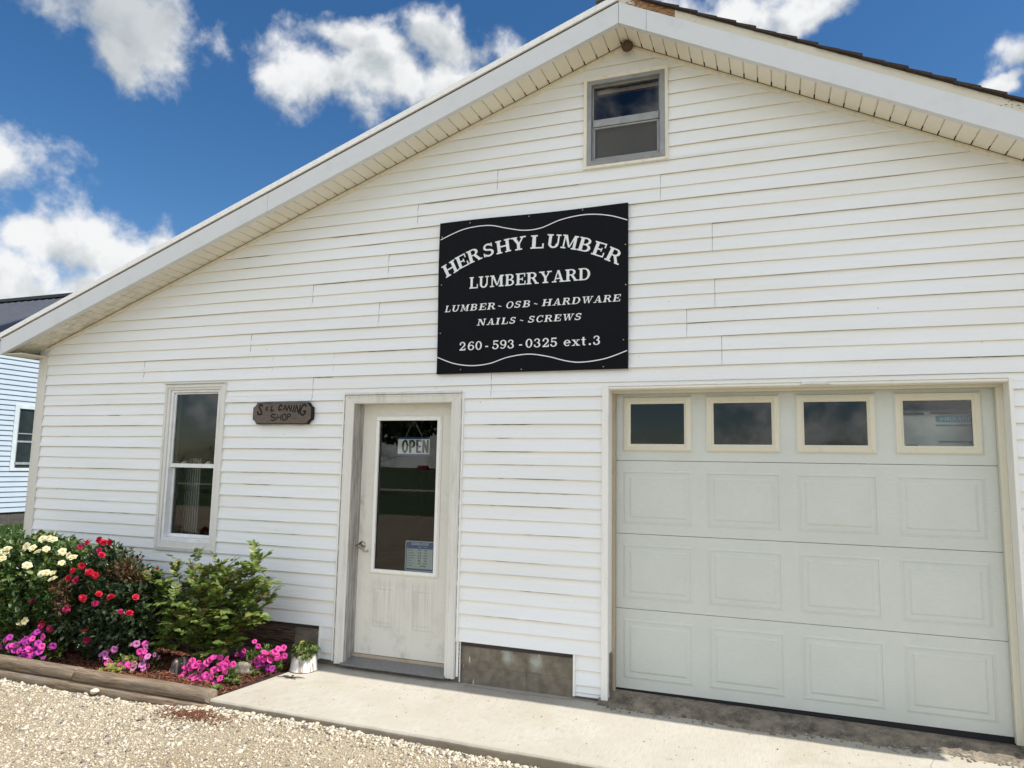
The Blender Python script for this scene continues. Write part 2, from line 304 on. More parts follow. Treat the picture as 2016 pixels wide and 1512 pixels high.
def island_mat(name, cols, rough=0.8, bumps=None, transl=0.0, spec=0.3):
    """colour varies from piece to piece"""
    m, t, p, o = base_mat(name); p.inputs['Roughness'].default_value = rough; p.inputs['Specular IOR Level'].default_value = spec
    g = N(t, 'ShaderNodeNewGeometry'); cr = N(t, 'ShaderNodeValToRGB'); t.links.new(g.outputs['Random Per Island'], cr.inputs[0])
    el = cr.color_ramp.elements
    while len(el) < len(cols): el.new(0.5)
    for i, c in enumerate(cols): el[i].position = c[0]; el[i].color = (*c[1], 1)
    t.links.new(cr.outputs[0], p.inputs['Base Color'])
    if bumps: bump(t, p, noise(t, objco(t), bumps[0], 4.0, 0.6), bumps[1], 0.004)
    if transl:
        tl = N(t, 'ShaderNodeBsdfTranslucent'); t.links.new(mixc(t, 1.0, cr.outputs[0], (1.25, 1.25, 0.6), 'MULTIPLY'), tl.inputs[0])
        mx = N(t, 'ShaderNodeMixShader'); mx.inputs[0].default_value = transl
        t.links.new(p.outputs[0], mx.inputs[1]); t.links.new(tl.outputs[0], mx.inputs[2]); t.links.new(mx.outputs[0], o.inputs[0])
    return m
island_mat('gravel_stone', [(0, (0.45, 0.40, 0.305)), (0.30, (0.56, 0.515, 0.42)), (0.55, (0.37, 0.31, 0.215)), (0.76, (0.60, 0.56, 0.46)), (0.85, (0.27, 0.23, 0.18)), (1.0, (0.13, 0.115, 0.115))], 0.85, (90, 0.3))
island_mat('broken_lip', [(0, (0.13, 0.115, 0.09)), (0.6, (0.26, 0.235, 0.19)), (1.0, (0.38, 0.35, 0.30))], 0.95)
island_mat('mulch_chip', [(0, (0.125, 0.042, 0.022)), (0.4, (0.19, 0.066, 0.034)), (0.75, (0.085, 0.030, 0.018)), (1.0, (0.27, 0.125, 0.07))], 0.9)
simple('bed_soil', (0.060, 0.026, 0.016), (0.03, 0.014, 0.010), 0.95, 30.0, bmp=0.9, bscale=60.0, bdist=0.02)
island_mat('rose_leaf', [(0, (0.036, 0.080, 0.022)), (0.5, (0.060, 0.118, 0.034)), (0.8, (0.10, 0.155, 0.040)), (1.0, (0.18, 0.21, 0.05))], 0.38, None, 0.25, 0.5)
island_mat('rose_leaf_dark', [(0, (0.024, 0.046, 0.020)), (0.5, (0.036, 0.066, 0.030)), (0.85, (0.058, 0.085, 0.034)), (1.0, (0.09, 0.085, 0.035))], 0.36, None, 0.2, 0.5)
island_mat('young_shoot', [(0, (0.085, 0.040, 0.026)), (0.5, (0.12, 0.062, 0.032)), (1.0, (0.10, 0.085, 0.036))], 0.45, None, 0.3)
island_mat('shrub_leaf', [(0, (0.065, 0.115, 0.024)), (0.45, (0.125, 0.19, 0.042)), (0.78, (0.20, 0.25, 0.065)), (0.95, (0.22, 0.21, 0.06)), (1.0, (0.25, 0.15, 0.06))], 0.42, None, 0.32, 0.45)
island_mat('petunia_leaf', [(0, (0.05, 0.10, 0.022)), (0.6, (0.085, 0.155, 0.03)), (1.0, (0.15, 0.21, 0.05))], 0.5, None, 0.3)
island_mat('sedum_leaf', [(0, (0.22, 0.27, 0.045)), (0.6, (0.36, 0.38, 0.07)), (1.0, (0.48, 0.46, 0.14))], 0.5, None, 0.3)
island_mat('succulent_leaf', [(0, (0.065, 0.12, 0.032)), (0.5, (0.11, 0.165, 0.045)), (0.8, (0.20, 0.225, 0.06)), (1.0, (0.24, 0.17, 0.085))], 0.45, None, 0.12)
simple('succulent_bright', (0.42, 0.42, 0.06), (0.30, 0.33, 0.05), 0.45, 40.0)
island_mat('lawn_blade', [(0, (0.035, 0.075, 0.016)), (0.6, (0.055, 0.11, 0.024)), (1.0, (0.09, 0.14, 0.035))], 0.5, None, 0.25)
simple('lawn_sheet', (0.050, 0.092, 0.022), (0.034, 0.066, 0.016), 0.9, 4.0, bmp=0.6, bscale=40.0)
simple('clover_flower', (0.62, 0.62, 0.55), None, 0.8)
simple('path_gravel', (0.50, 0.44, 0.34), (0.42, 0.36, 0.27), 0.95, 5.0)
simple('bark', (0.12, 0.085, 0.06), (0.06, 0.045, 0.03), 0.9, 12.0, (6, 6, 1), 0.5, 20.0)
simple('twig', (0.10, 0.085, 0.045), (0.06, 0.045, 0.03), 0.8, 20.0)
simple('dark_star', (0.060, 0.052, 0.042), (0.03, 0.026, 0.022), 0.9, 40.0)
island_mat('tree_leaf', [(0, (0.028, 0.060, 0.016)), (0.6, (0.05, 0.095, 0.024)), (1.0, (0.085, 0.13, 0.035))], 0.5, None, 0.25)
def petal(name, c, cin, rad, transl=0.35):
    m, t, p, o = base_mat(name); p.inputs['Roughness'].default_value = 0.55
    d = vmath(t, 'LENGTH', objco(t), None, 1)
    oi = N(t, 'ShaderNodeObjectInfo')
    cv = mixc(t, math_(t, 'MULTIPLY', oi.outputs['Random'], 0.45), c, tuple(x*0.72 for x in c))
    cc = mixc(t, maprange(t, d, rad*0.9, rad*0.25), cv, cin)
    t.links.new(cc, p.inputs['Base Color'])
    tl = N(t, 'ShaderNodeBsdfTranslucent'); t.links.new(cc, tl.inputs[0]); mx = N(t, 'ShaderNodeMixShader'); mx.inputs[0].default_value = transl
    t.links.new(p.outputs[0], mx.inputs[1]); t.links.new(tl.outputs[0], mx.inputs[2]); t.links.new(mx.outputs[0], o.inputs[0])
    return m
petal('petal_red', (0.62, 0.010, 0.040), (0.44, 0.005, 0.03), 0.018)
petal('petal_crimson', (0.56, 0.020, 0.14), (0.40, 0.006, 0.06), 0.018)
petal('petal_white', (0.80, 0.77, 0.52), (0.60, 0.42, 0.03), 0.022)
petal('petal_pink', (0.80, 0.065, 0.38), (0.42, 0.008, 0.17), 0.012)
petal('petal_purple', (0.46, 0.035, 0.36), (0.22, 0.006, 0.16), 0.012)
petal('petal_pale', (0.66, 0.22, 0.52), (0.40, 0.03, 0.26), 0.012)
simple('boulder', (0.30, 0.27, 0.215), (0.14, 0.12, 0.10), 0.9, 22.0, bmp=0.7, bscale=40.0, bdist=0.01, lo=0.4, hi=0.6)
# the other stone: dark with a pale seam
m, t, p, o = base_mat('seamed_stone'); p.inputs['Roughness'].default_value = 0.8
wv = N(t, 'ShaderNodeTexWave'); wv.inputs['Scale'].default_value = 5.5; wv.inputs['Distortion'].default_value = 3.5; t.links.new(objco(t), wv.inputs['Vector'])
t.links.new(mixc(t, maprange(t, wv.outputs[1], 0.72, 0.9), (0.085, 0.068, 0.060), (0.34, 0.29, 0.235)), p.inputs['Base Color']); bump(t, p, noise(t, objco(t), 40.0, 5.0), 0.6, 0.008)
# enamel basin: white, chipped, rust runs
m, t, p, o = base_mat('chipped_enamel'); p.inputs['Roughness'].default_value = 0.3
co = objco(t); sx = N(t, 'ShaderNodeSeparateXYZ'); t.links.new(co, sx.inputs[0])
run = noise(t, objco(t, (1, 1, 0.10)), 26.0, 5.0, 0.65)
f = maprange(t, run, 0.50, 0.60)
rim = maprange(t, math_(t, 'ADD', sx.outputs[2], math_(t, 'MULTIPLY', noise(t, co, 60.0, 4.0), 0.012)), 0.016, 0.010)
cc = mixc(t, f, (0.66, 0.66, 0.64), (0.27, 0.20, 0.15)); cc = mixc(t, rim, cc, (0.11, 0.035, 0.02))
t.links.new(cc, p.inputs['Base Color'])
simple('nest_mud', (0.165, 0.115, 0.075), (0.075, 0.052, 0.036), 0.95, 90.0, bmp=1.0, bscale=140.0, bdist=0.01)
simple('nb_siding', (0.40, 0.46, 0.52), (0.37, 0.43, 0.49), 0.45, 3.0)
simple('nb_roof', (0.085, 0.092, 0.105), (0.07, 0.076, 0.088), 0.4, 3.0, metal=0.2)
simple('nb_block_shaded', (0.085, 0.08, 0.07), (0.06, 0.056, 0.05), 0.95, 9.0)  # block colour darkened to stand for shade under the siding
simple('nb_roof_trim', (0.016, 0.018, 0.034), None, 0.45)
simple('nb_white', (0.55, 0.60, 0.64), None, 0.4)
simple('nb_dark', (0.010, 0.014, 0.016), (0.02, 0.03, 0.03), 0.4, 3.0)
simple('red_roof', (0.30, 0.05, 0.04), None, 0.5)
simple('shed_wall', (0.30, 0.24, 0.17), None, 0.7)

# ------------------------------------------------------------------ mesh helpers
WLOC = {}
def wl(o): return WLOC.get(o.name, Vector((0, 0, 0))) if o else Vector((0, 0, 0))
def thing(name, label, cat, loc, group=None):
    o = bpy.data.objects.new(name, None); col.objects.link(o); o.location = loc; o.empty_display_size = 0.1
    WLOC[o.name] = Vector(loc); tag(o, label, cat, group); return o
def tag(o, label, cat, group=None, kind=None):
    o['label'] = label
    if cat: o['category'] = cat
    if group: o['group'] = group
    if kind: o['kind'] = kind
    return o
def structure(o, kind='structure'): o['kind'] = kind; return o
class MB:
    def __init__(s): s.v = []; s.f = []; s.mi = []; s.mat = 0; s.attr = None
    def add(s, vs, fs):
        b = len(s.v); s.v += [tuple(q) for q in vs]; s.f += [tuple(i+b for i in f) for f in fs]; s.mi += [s.mat]*len(fs); return s
    def box(s, x0, x1, y0, y1, z0, z1):
        return s.add([(x0,y0,z0),(x1,y0,z0),(x1,y1,z0),(x0,y1,z0),(x0,y0,z1),(x1,y0,z1),(x1,y1,z1),(x0,y1,z1)],
                     [(0,3,2,1),(4,5,6,7),(0,1,5,4),(1,2,6,5),(2,3,7,6),(3,0,4,7)])
    def quad(s, a, b, c, d): return s.add([a, b, c, d], [(0, 1, 2, 3)])
    def prism(s, poly, y0, y1):
        """polygon in x,z (counter-clockwise seen from -Y) extruded from y0 (front) to y1"""
        n = len(poly); vs = [(x, y0, z) for x, z in poly] + [(x, y1, z) for x, z in poly]
        fs = [tuple(range(n)), tuple(reversed(range(n, 2*n)))] + [(i, i+n, (i+1) % n + n, (i+1) % n) for i in range(n)]
        return s.add(vs, fs)
    def frame(s, x0, x1, z0, z1, wd, y0, y1, wt=None, wb=None):
        """four butted bars; side width wd, top wt, bottom wb"""
        wt = wd if wt is None else wt; wb = wd if wb is None else wb
        if wt: s.box(x0, x1, y0, y1, z1-wt, z1)
        if wb: s.box(x0, x1, y0, y1, z0, z0+wb)
        s.box(x0, x0+wd, y0, y1, z0+wb, z1-wt); s.box(x1-wd, x1, y0, y1, z0+wb, z1-wt)
        return s
    def bevel_frame(s, x0, x1, z0, z1, wd, yo, yi, yb):
        """picture frame: outer edge at depth yo, inner lip at yi, back at yb, mitred faces"""
        O = [(x0,z0),(x1,z0),(x1,z1),(x0,z1)]; I = [(x0+wd,z0+wd),(x1-wd,z0+wd),(x1-wd,z1-wd),(x0+wd,z1-wd)]
        vs = [(x,yo,z) for x,z in O]+[(x,yi,z) for x,z in I]+[(x,yb,z) for x,z in O]+[(x,yb,z) for x,z in I]; fs = []
        for i in range(4):
            j = (i+1) % 4; fs += [(i,j,j+4,i+4),(i+8,j+8,j,i),(i+4,j+4,j+12,i+12)]
        return s.add(vs, fs)
    def tube(s, pts, rads, n=8, cap=True):
        pts = [Vector(q) for q in pts]; b = len(s.v); k = len(pts)
        if not hasattr(rads, '__len__'): rads = [rads]*k
        ref = None
        for i, q in enumerate(pts):
            d = (pts[min(i+1, k-1)]-pts[max(i-1, 0)]).normalized()
            if ref is None: ref = d.orthogonal().normalized()
            ref = (ref - d*ref.dot(d)); ref = ref.normalized() if ref.length > 1e-6 else d.orthogonal().normalized()
            bi = d.cross(ref)
            for j in range(n):
                a = 2*math.pi*j/n; s.v.append(tuple(q+(ref*math.cos(a)+bi*math.sin(a))*rads[i]))
        for i in range(k-1):
            for j in range(n):
                s.f.append((b+i*n+j, b+i*n+(j+1) % n, b+(i+1)*n+(j+1) % n, b+(i+1)*n+j)); s.mi.append(s.mat)
        if cap:
            s.f.append(tuple(b+j for j in reversed(range(n)))); s.mi.append(s.mat)
            s.f.append(tuple(b+(k-1)*n+j for j in range(n))); s.mi.append(s.mat)
        return s
    def lathe(s, prof, c, n=32, axis='z'):
        b = len(s.v)
        for r_, h in prof:
            for j in range(n):
                a = 2*math.pi*j/n
                if axis == 'z': s.v.append((c[0]+r_*math.cos(a), c[1]+r_*math.sin(a), c[2]+h))
                else: s.v.append((c[0]+r_*math.cos(a), c[1]-h, c[2]+r_*math.sin(a)))
        for i in range(len(prof)-1):
            for j in range(n):
                s.f.append((b+i*n+j, b+i*n+(j+1) % n, b+(i+1)*n+(j+1) % n, b+(i+1)*n+j)); s.mi.append(s.mat)
        return s
    def build(s, name, mats, parent=None, smooth=False, bevel=0.0, origin=None, attr=None):
        org = Vector(origin) if origin is not None else wl(parent)
        me = bpy.data.meshes.new(name)
        v = np.array(s.v, dtype=float) - np.array(org)
        me.from_pydata(v.tolist(), [], s.f); 
        if isinstance(mats, str): mats = [mats]
        for mm in mats: me.materials.append(MATS[mm])
        if len(mats) > 1: me.polygons.foreach_set('material_index', s.mi)
        if smooth: me.polygons.foreach_set('use_smooth', [True]*len(me.polygons))
        if attr:
            for an, vals in attr.items():
                A = me.attributes.new(an, 'FLOAT', 'POINT'); A.data.foreach_set('value', vals)
        me.update()
        o = bpy.data.objects.new(name, me); col.objects.link(o)
        if parent: o.parent = parent; o.location = org - wl(parent)
        else: o.location = org
        WLOC[o.name] = org
        if bevel:
            bm = o.modifiers.new('bevel', 'BEVEL'); bm.width = bevel; bm.segments = 2; bm.limit_method = 'ANGLE'; bm.angle_limit = R(40)
        return o
def fast_mesh(name, verts, quads, mat, parent=None, origin=None, smooth=False):
    """numpy arrays -> mesh; quads (n,3) or (n,4)"""
    org = Vector(origin) if origin is not None else wl(parent)
    verts = np.asarray(verts, dtype=np.float64) - np.array(org); quads = np.asarray(quads, dtype=np.int32)
    me = bpy.data.meshes.new(name); k = quads.shape[1]
    me.vertices.add(len(verts)); me.vertices.foreach_set('co', verts.ravel())
    me.loops.add(quads.size); me.loops.foreach_set('vertex_index', quads.ravel())
    me.polygons.add(len(quads)); me.polygons.foreach_set('loop_start', np.arange(0, quads.size, k, dtype=np.int32))
    if smooth: me.polygons.foreach_set('use_smooth', np.ones(len(quads), dtype=bool))
    me.materials.append(MATS[mat]); me.update(calc_edges=True); me.validate()
    o = bpy.data.objects.new(name, me); col.objects.link(o)
    if parent: o.parent = parent; o.location = org - wl(parent)
    else: o.location = org
    WLOC[o.name] = org
    return o
def leaf_arrays(P, D, U, L, W, fold=0.18, droop=0.12):
    """folded leaf blades: base P, direction D, up U, length L, width W (arrays)"""
    P = np.asarray(P); D = np.asarray(D); U = np.asarray(U); L = np.asarray(L)[:, None]; W = np.asarray(W)[:, None]
    D = D/np.linalg.norm(D, axis=1, keepdims=True); S = np.cross(D, U); S /= np.linalg.norm(S, axis=1, keepdims=True)+1e-9; Nn = np.cross(S, D)
    base = P; tip = P + D*L - Nn*L*droop
    l1 = P + D*L*0.32 + S*W*0.5 + Nn*W*fold; l2 = P + D*L*0.70 + S*W*0.36 + Nn*(W*fold*0.8 - L*droop*0.5)
    r1 = P + D*L*0.32 - S*W*0.5 + Nn*W*fold; r2 = P + D*L*0.70 - S*W*0.36 + Nn*(W*fold*0.8 - L*droop*0.5)
    V = np.stack([base, l1, l2, tip, r2, r1], 1).reshape(-1, 3); n = len(P)
    i = np.arange(n)[:, None]*6
    F = np.concatenate([i+np.array([[0, 3, 2, 1]]), i+np.array([[0, 5, 4, 3]])], 0)
    return V, F
def rand_dirs(n):
    d = rng.normal(size=(n, 3)); return d/np.linalg.norm(d, axis=1, keepdims=True)

# ------------------------------------------------------------------ ground
GZ = -0.062                                  # gravel level; the slab top at the wall is 0
b = MB(); b.add([(-400,-400,-0.12),(400,-400,-0.12),(400,400,-0.12),(-400,400,-0.12)], [(0,1,2,3)])
g = structure(b.build('lawn_ground', 'lawn_sheet'))
xs = np.unique(np.concatenate([np.linspace(-24, -9, 16), np.linspace(-9, 3, 81), np.linspace(3, 30, 20)])); ys = np.unique(np.concatenate([np.linspace(-17, -4, 20), np.linspace(-4, 0.4, 40)]))
X, Y = np.meshgrid(xs, ys); 
def gz(x, y):
    return GZ - 0.030*np.clip((-3.6-x)/0.5, 0, 1) + 0.010*np.sin(1.7*x+0.6*y) + 0.008*np.sin(3.1*y-1.2*x+1.0) + 0.018*np.exp(-((x+4.0)/0.9)**2-((y+1.2)/0.5)**2)
Zg = gz(X, Y)
edge = (Y > 0.2) | (X < -23.9) | (X > 29.9) | (Y < -16.9); Zg = np.where(edge, -0.14, Zg)
V = np.stack([X, Y, Zg], 2).reshape(-1, 3); nx = len(xs); ny = len(ys)
ii = (np.arange(ny-1)[:, None]*nx + np.arange(nx-1)[None]).ravel()
structure(fast_mesh('gravel_lot', V, np.stack([ii, ii+1, ii+nx+1, ii+nx], 1), 'gravel_fines', smooth=True))
b = MB(); b.add([(-90,-33,-0.112),(60,-42,-0.112),(60,-45,-0.112),(-90,-36,-0.112)], [(0,1,2,3)]); structure(b.build('farm_path', 'path_gravel'))

def front_y(x): return -1.022 - 0.011*(x+3.65)   # front edge of the slab
def ico():
    bm = bmesh.new(); bmesh.ops.create_icosphere(bm, subdivisions=1, radius=1.0)
    v = np.array([q.co[:] for q in bm.verts]); f = np.array([[q.index for q in p_.verts] for p_ in bm.faces]); bm.free(); return v, f
IV, IF = ico()
def stones(name, x, y, size, mat, zoff=0.25):
    n = len(x); j = 1 + rng.normal(scale=0.17, size=(n, len(IV), 1)); v = IV[None]*j
    s3 = np.stack([size*rng.uniform(.75, 1.35, n), size*rng.uniform(.7, 1.1, n), size*rng.uniform(.45, .8, n)], 1)
    v = v*s3[:, None, :]
    a = rng.uniform(0, 2*np.pi, n); ca, sa = np.cos(a)[:, None], np.sin(a)[:, None]; tl = rng.normal(scale=0.3, size=n)[:, None]
    vx, vy, vz = v[..., 0], v[..., 1], v[..., 2]
    vz2 = vz + vx*tl; x2 = vx*ca - vy*sa; y2 = vx*sa + vy*ca
    P = np.stack([x2+x[:, None], y2+y[:, None], vz2+(gz(x, y)+s3[:, 2]*zoff)[:, None]], 2).reshape(-1, 3)
    F = (IF[None]+np.arange(n)[:, None, None]*len(IV)).reshape(-1, 3)
    return fast_mesh(name, P, F, mat)
n = 110000
x = rng.uniform(-8.0, 0.6, n); y = -0.9 - rng.beta(1.0, 1.5, n)*2.6
size = np.clip(rng.lognormal(math.log(0.0046), 0.50, n), 0.003, 0.018)
clump = np.sin(2.3*x+1.1*y)+np.sin(3.7*y-1.9*x)+0.8*np.sin(7*x+3*y)
keep = (np.where(x < -3.65, y < -1.06, y < front_y(x)-0.008)) & (rng.uniform(size=n) < 0.72+0.14*clump)
o = stones('loose_gravel', x[keep], y[keep], size[keep], 'gravel_stone'); structure(o, 'stuff')
# bigger pebbles washed up against the slab and the timbers
n = 2200; x = rng.uniform(-3.7, 0.3, n); y = front_y(x) - 0.012 - np.abs(rng.normal(scale=0.045, size=n))
x2 = rng.uniform(-7.5, -3.65, 900); y2 = -1.075 - np.abs(rng.normal(scale=0.05, size=900))
x = np.concatenate([x, x2]); y = np.concatenate([y, y2]); size = np.clip(rng.lognormal(math.log(0.0095), 0.35, len(x)), 0.004, 0.021)
o = stones('edge_pebbles', x, y, size, 'gravel_stone', 0.5); structure(o, 'stuff')
def chips(name, P, N, ln, wd, mat):
    n = len(P); a = rng.uniform(0, np.pi, n); D = np.stack([np.cos(a), np.sin(a), rng.normal(scale=0.28, size=n)], 1); D /= np.linalg.norm(D, axis=1, keepdims=True)
    U = np.tile([[0, 0, 1.0]], (n, 1)) + rng.normal(scale=0.35, size=(n, 3)); S = np.cross(D, U); S /= np.linalg.norm(S, axis=1, keepdims=True); T = np.cross(S, D)
    l = rng.uniform(*ln, n)[:, None]; w_ = rng.uniform(*wd, n)[:, None]; h = w_*0.35
    C = []
    for sx_ in (-1, 1):
        for (sy, sz) in ((-1, -1), (1, -1), (1, 1), (-1, 1)): C.append(P + D*l*sx_*0.5*(1 if sz < 0 else 0.9) + S*w_*sy*0.5 + T*h*sz*0.5)
    V = np.stack(C, 1).reshape(-1, 3); i = np.arange(n)[:, None]*8
    F = np.concatenate([i+np.array([q]) for q in ((0,3,2,1),(4,5,6,7),(0,1,5,4),(1,2,6,5),(2,3,7,6),(3,0,4,7))], 0)
    return fast_mesh(name, V, F, mat)
def bed_z(x, y): return -0.02 + 0.030*np.sin(2.1*x+1)*np.cos(3*y) + 0.02*np.exp(-((y+0.35)/0.3)**2)
xs = np.linspace(-8.2, -3.55, 60); ys = np.linspace(-0.99, 0.03, 18); X, Y = np.meshgrid(xs, ys); V = np.stack([X, Y, bed_z(X, Y)], 2).reshape(-1, 3)
nx, ny = 60, 18; ii = (np.arange(ny-1)[:, None]*nx + np.arange(nx-1)[None]).ravel()
structure(fast_mesh('flower_bed_soil', V, np.stack([ii, ii+1, ii+nx+1, ii+nx], 1), 'bed_soil', smooth=True))
n = 11000; x = rng.uniform(-8.1, -3.58, n); y = rng.uniform(-0.97, 0.0, n)
k = ~((x > -3.66) & (y < -0.0)); x, y = x[k], y[k]
structure(chips('mulch_chips', np.stack([x, y, bed_z(x, y)+rng.uniform(0.002, 0.016, len(x))], 1), None, (0.015, 0.05), (0.004, 0.011), 'mulch_chip'), 'stuff')
n = 420; x = rng.normal(-3.62, 0.15, n); y = -1.20 + rng.normal(scale=0.055, size=n) - 0.10*(x+3.62); k = y < front_y(x)-0.02; x, y = x[k], y[k]
structure(chips('spilled_mulch', np.stack([x, y, gz(x, y)+0.012], 1), None, (0.012, 0.032), (0.003, 0.008), 'mulch_chip'), 'stuff')

# concrete walk along the front
b = MB(); xs = list(np.linspace(-3.65, 4.5, 60)); 
jit = [rnd.uniform(-0.004, 0.004) for _ in xs]
def xl(yy): return -3.65 + 0.10*(yy+1.03)        # slightly skew left end
rows = [(1.0, -0.16, 0.0), (1.0, -0.012, 0.0), (0.992, 0.0, 0.0), (0.75, 0.0, 0), (0.5, 0.0, 0), (0.25, 0.0, 0), (0.0, 0.0, 0)]
pts = []
for (f, z, q) in rows:
    for i, x in enumerate(xs):
        fy = front_y(x)+jit[i]*(1 if f > .9 else 0); yy = 0.12 + (fy-0.12)*f; xx = x + (0.10*(yy+1.03) if i == 0 else 0)
        pts.append((xx, yy, z + (0.0015*math.sin(x*3+yy*5) if z == 0 else 0)))
m_ = len(xs); fs = [(r*m_+i, r*m_+i+1, (r+1)*m_+i+1, (r+1)*m_+i) for r in range(len(rows)-1) for i in range(m_-1)]
b.add(pts, fs)
lt = [pts[r*m_] for r in range(len(rows))]; b.add(lt + [(q[0], q[1], -0.16) for q in lt[1:]], [tuple([0] + [i for i in range(1, len(lt))] + [len(lt)-1+i for i in range(len(lt)-1, 0, -1)])])
structure(b.build('concrete_walk', 'slab_concrete'))
# crumbs of gravel on the walk
n = 150; x = rng.uniform(-3.4, 1.0, n); y = rng.uniform(-1.0, -0.1, n); 
def gz(x, y, _g=gz): return np.zeros_like(x) if False else _g(x, y)
_gz = gz; gz = lambda x, y: np.zeros_like(x)+0.001
o = stones('walk_grit', x, y, rng.uniform(0.0025, 0.0055, n), 'gravel_stone', 0.6); structure(o, 'stuff')
n = 260; x = rng.uniform(-1.15, 1.38, n); y = -0.115 - 0.030*(x+1.2)/2.5 + rng.normal(scale=0.022, size=n)
o = stones('apron_rubble', x, y, np.clip(rng.lognormal(math.log(0.006), 0.5, n), .002, .018), 'broken_lip', 0.4); structure(o, 'stuff'); gz = _gz
b = MB()
def crack(pts, wd):
    for (a, c) in zip(pts[:-1], pts[1:]):
        dx, dy = c[0]-a[0], c[1]-a[1]; l = math.hypot(dx, dy); nx_, ny_ = -dy/l*wd, dx/l*wd
        z = 0.0024; b.add([(a[0]-nx_, a[1]-ny_, z), (c[0]-nx_, c[1]-ny_, z), (c[0]+nx_, c[1]+ny_, z), (a[0]+nx_, a[1]+ny_, z)], [(0, 1, 2, 3)])
q = [(-2.2, -0.045)]
while q[-1][0] < -1.25: q.append((q[-1][0]+rnd.uniform(.02, .05), -0.05-0.02*math.sin(q[-1][0]*6)+rnd.uniform(-.008, .008)))
crack(q, 0.0022)
q = [(0.95, -1.45)]
while q[-1][1] < -0.2: q.append((q[-1][0]+rnd.uniform(-.02, .016), q[-1][1]+rnd.uniform(.02, .05)))
crack(q, 0.0012)
structure(b.build('walk_cracks', 'siding_grime'))
# broken concrete apron under the vehicle door
nx, ny = 120, 14; V = []
rr_ = np.random.default_rng(5); edge_n = np.cumsum(rr_.normal(scale=0.012, size=nx)); edge_n -= np.linspace(edge_n[0], edge_n[-1], nx)
for j in range(ny):
    f = j/(ny-1)
    for i in range(nx):
        x = -1.19 + 2.62*i/(nx-1); y0 = 0.26; y1 = -0.10 - 0.030*(x+1.2)/2.5 + 0.35*edge_n[i] + 0.02*math.sin(9*x); y = y0+(y1-y0)*f
        z = 0.056 - 0.030*(x+1.19)/2.6 - 0.042*max(0, f-0.45)/0.55 + (0.005*rr_.normal() + 0.008*math.sin(x*17+f*9)*math.sin(x*6.1) if f > 0.5 else 0)
        if f > 0.86: z = 0.016 + 0.006*rr_.normal()
        if j == ny-1: z = -0.01
        V.append((x, y, z))
V = np.array(V); ii = (np.arange(ny-1)[:, None]*nx + np.arange(nx-1)[None]).ravel()
structure(fast_mesh('door_apron', V, np.stack([ii, ii+nx, ii+nx+1, ii+1], 1), 'rough_concrete'))

# ------------------------------------------------------------------ the shop
e = 0.1016
SL, SR = 0.3564, 0.5135                      # slopes of the left and right roof
PX, PZ = -1.0, 2.690                         # apex where the soffit meets the wall (datum z)
XL, XR = -6.93, 2.85                         # wall ends
OH = 0.295                                   # gable overhang
def zsof(x): return PZ - (SL*(PX-x) if x < PX else SR*(x-PX))
shop = thing('shop_building', 'white vinyl-sided lumber shop with a wide gable front and attic window', 'shop', (0.0, 0.0, 0.0))
OPEN = [(-5.285, -4.615, -1.315, 0.185), (-3.33, -2.305, -9, 0.05), (-1.165, 1.335, -9, 0.05), (-1.315, -0.703, 1.740, 2.448)]
# dark sheathing behind the siding, with the openings left free
b = MB()
zb = -1.86
segs = [(-6.9, -5.285, zb, 9), (-5.285, -4.615, zb, -1.315), (-5.285, -4.615, 0.185, 9), (-4.615, -3.33, zb, 9), (-3.33, -2.305, 0.05, 9), (-2.305, -1.315, zb, 9),
        (-1.315, -1.165, zb, 1.740), (-1.165, -0.703, 0.05, 1.740), (-1.315, -1.0, 2.448, 9), (-1.0, -0.703, 2.448, 9), (-0.703, 1.335, 0.05, 9), (1.335, 2.85, -2.12, 9)]
for (x0, x1, z0, z1) in segs:
    t0, t1 = (min(z1, zsof(x0)), min(z1, zsof(x1)))
    if t0 <= z0 and t1 <= z0: continue
    if x0 < PX < x1 and z1 > 3: b.prism([(x0, z0+ZO), (PX, z0+ZO), (PX, PZ+ZO), (x0, t0+ZO)], 0.004, 0.10); b.prism([(PX, z0+ZO), (x1, z0+ZO), (x1, t1+ZO), (PX, PZ+ZO)], 0.004, 0.10)
    else: b.prism([(x0, z0+ZO), (x1, z0+ZO), (x1, t1+ZO), (x0, t0+ZO)], 0.004, 0.10)
b.build('wall_core', 'sheathing', shop)
# vinyl courses
sid = MB(); LAP = []
SEAMS = [(-4.367, 4), (-4.12, 2), (-3.686, 0), (-2.997, 10), (-3.735, 8), (-3.07, 6), (-2.74, 14), (-2.05, 0), (-2.036, 16), (-0.753, 14), (-0.392, 10), (-0.38, 6), (-0.574, 4), (-0.339, 2), (1.9, 8), (-5.6, 2), (1.75, 12)]
def prof(f, k=0): return (-0.0175 + 0.0145*min(1, f)) if k % 2 == 0 else (-0.0125 + 0.0095*min(1, f))
wav = [(rnd.uniform(1.5, 4), rnd.uniform(0, 6)) for _ in range(60)]
def wob(x, k):
    a, ph = wav[k % 60]; return 0.0011*math.sin(a*x+ph) + 0.0006*math.sin(2.7*a*x+2*ph)
def zwob(x, k):
    a, ph = wav[(k*7+3) % 60]; return 0.0016*math.sin(0.9*a*x+ph)
def xlim(z):
    xa = XL+0.03 if z < zsof(XL+0.03) else PX-(PZ-z)/SL
    xb = XR if z < zsof(XR) else PX+(PZ-z)/SR
    return xa, xb
def zmin(x):
    if x > -3.49 and x < -2.30: return -2.085
    if x < -3.49: return -1.829
    if x < -1.37: return -1.829
    return -2.108
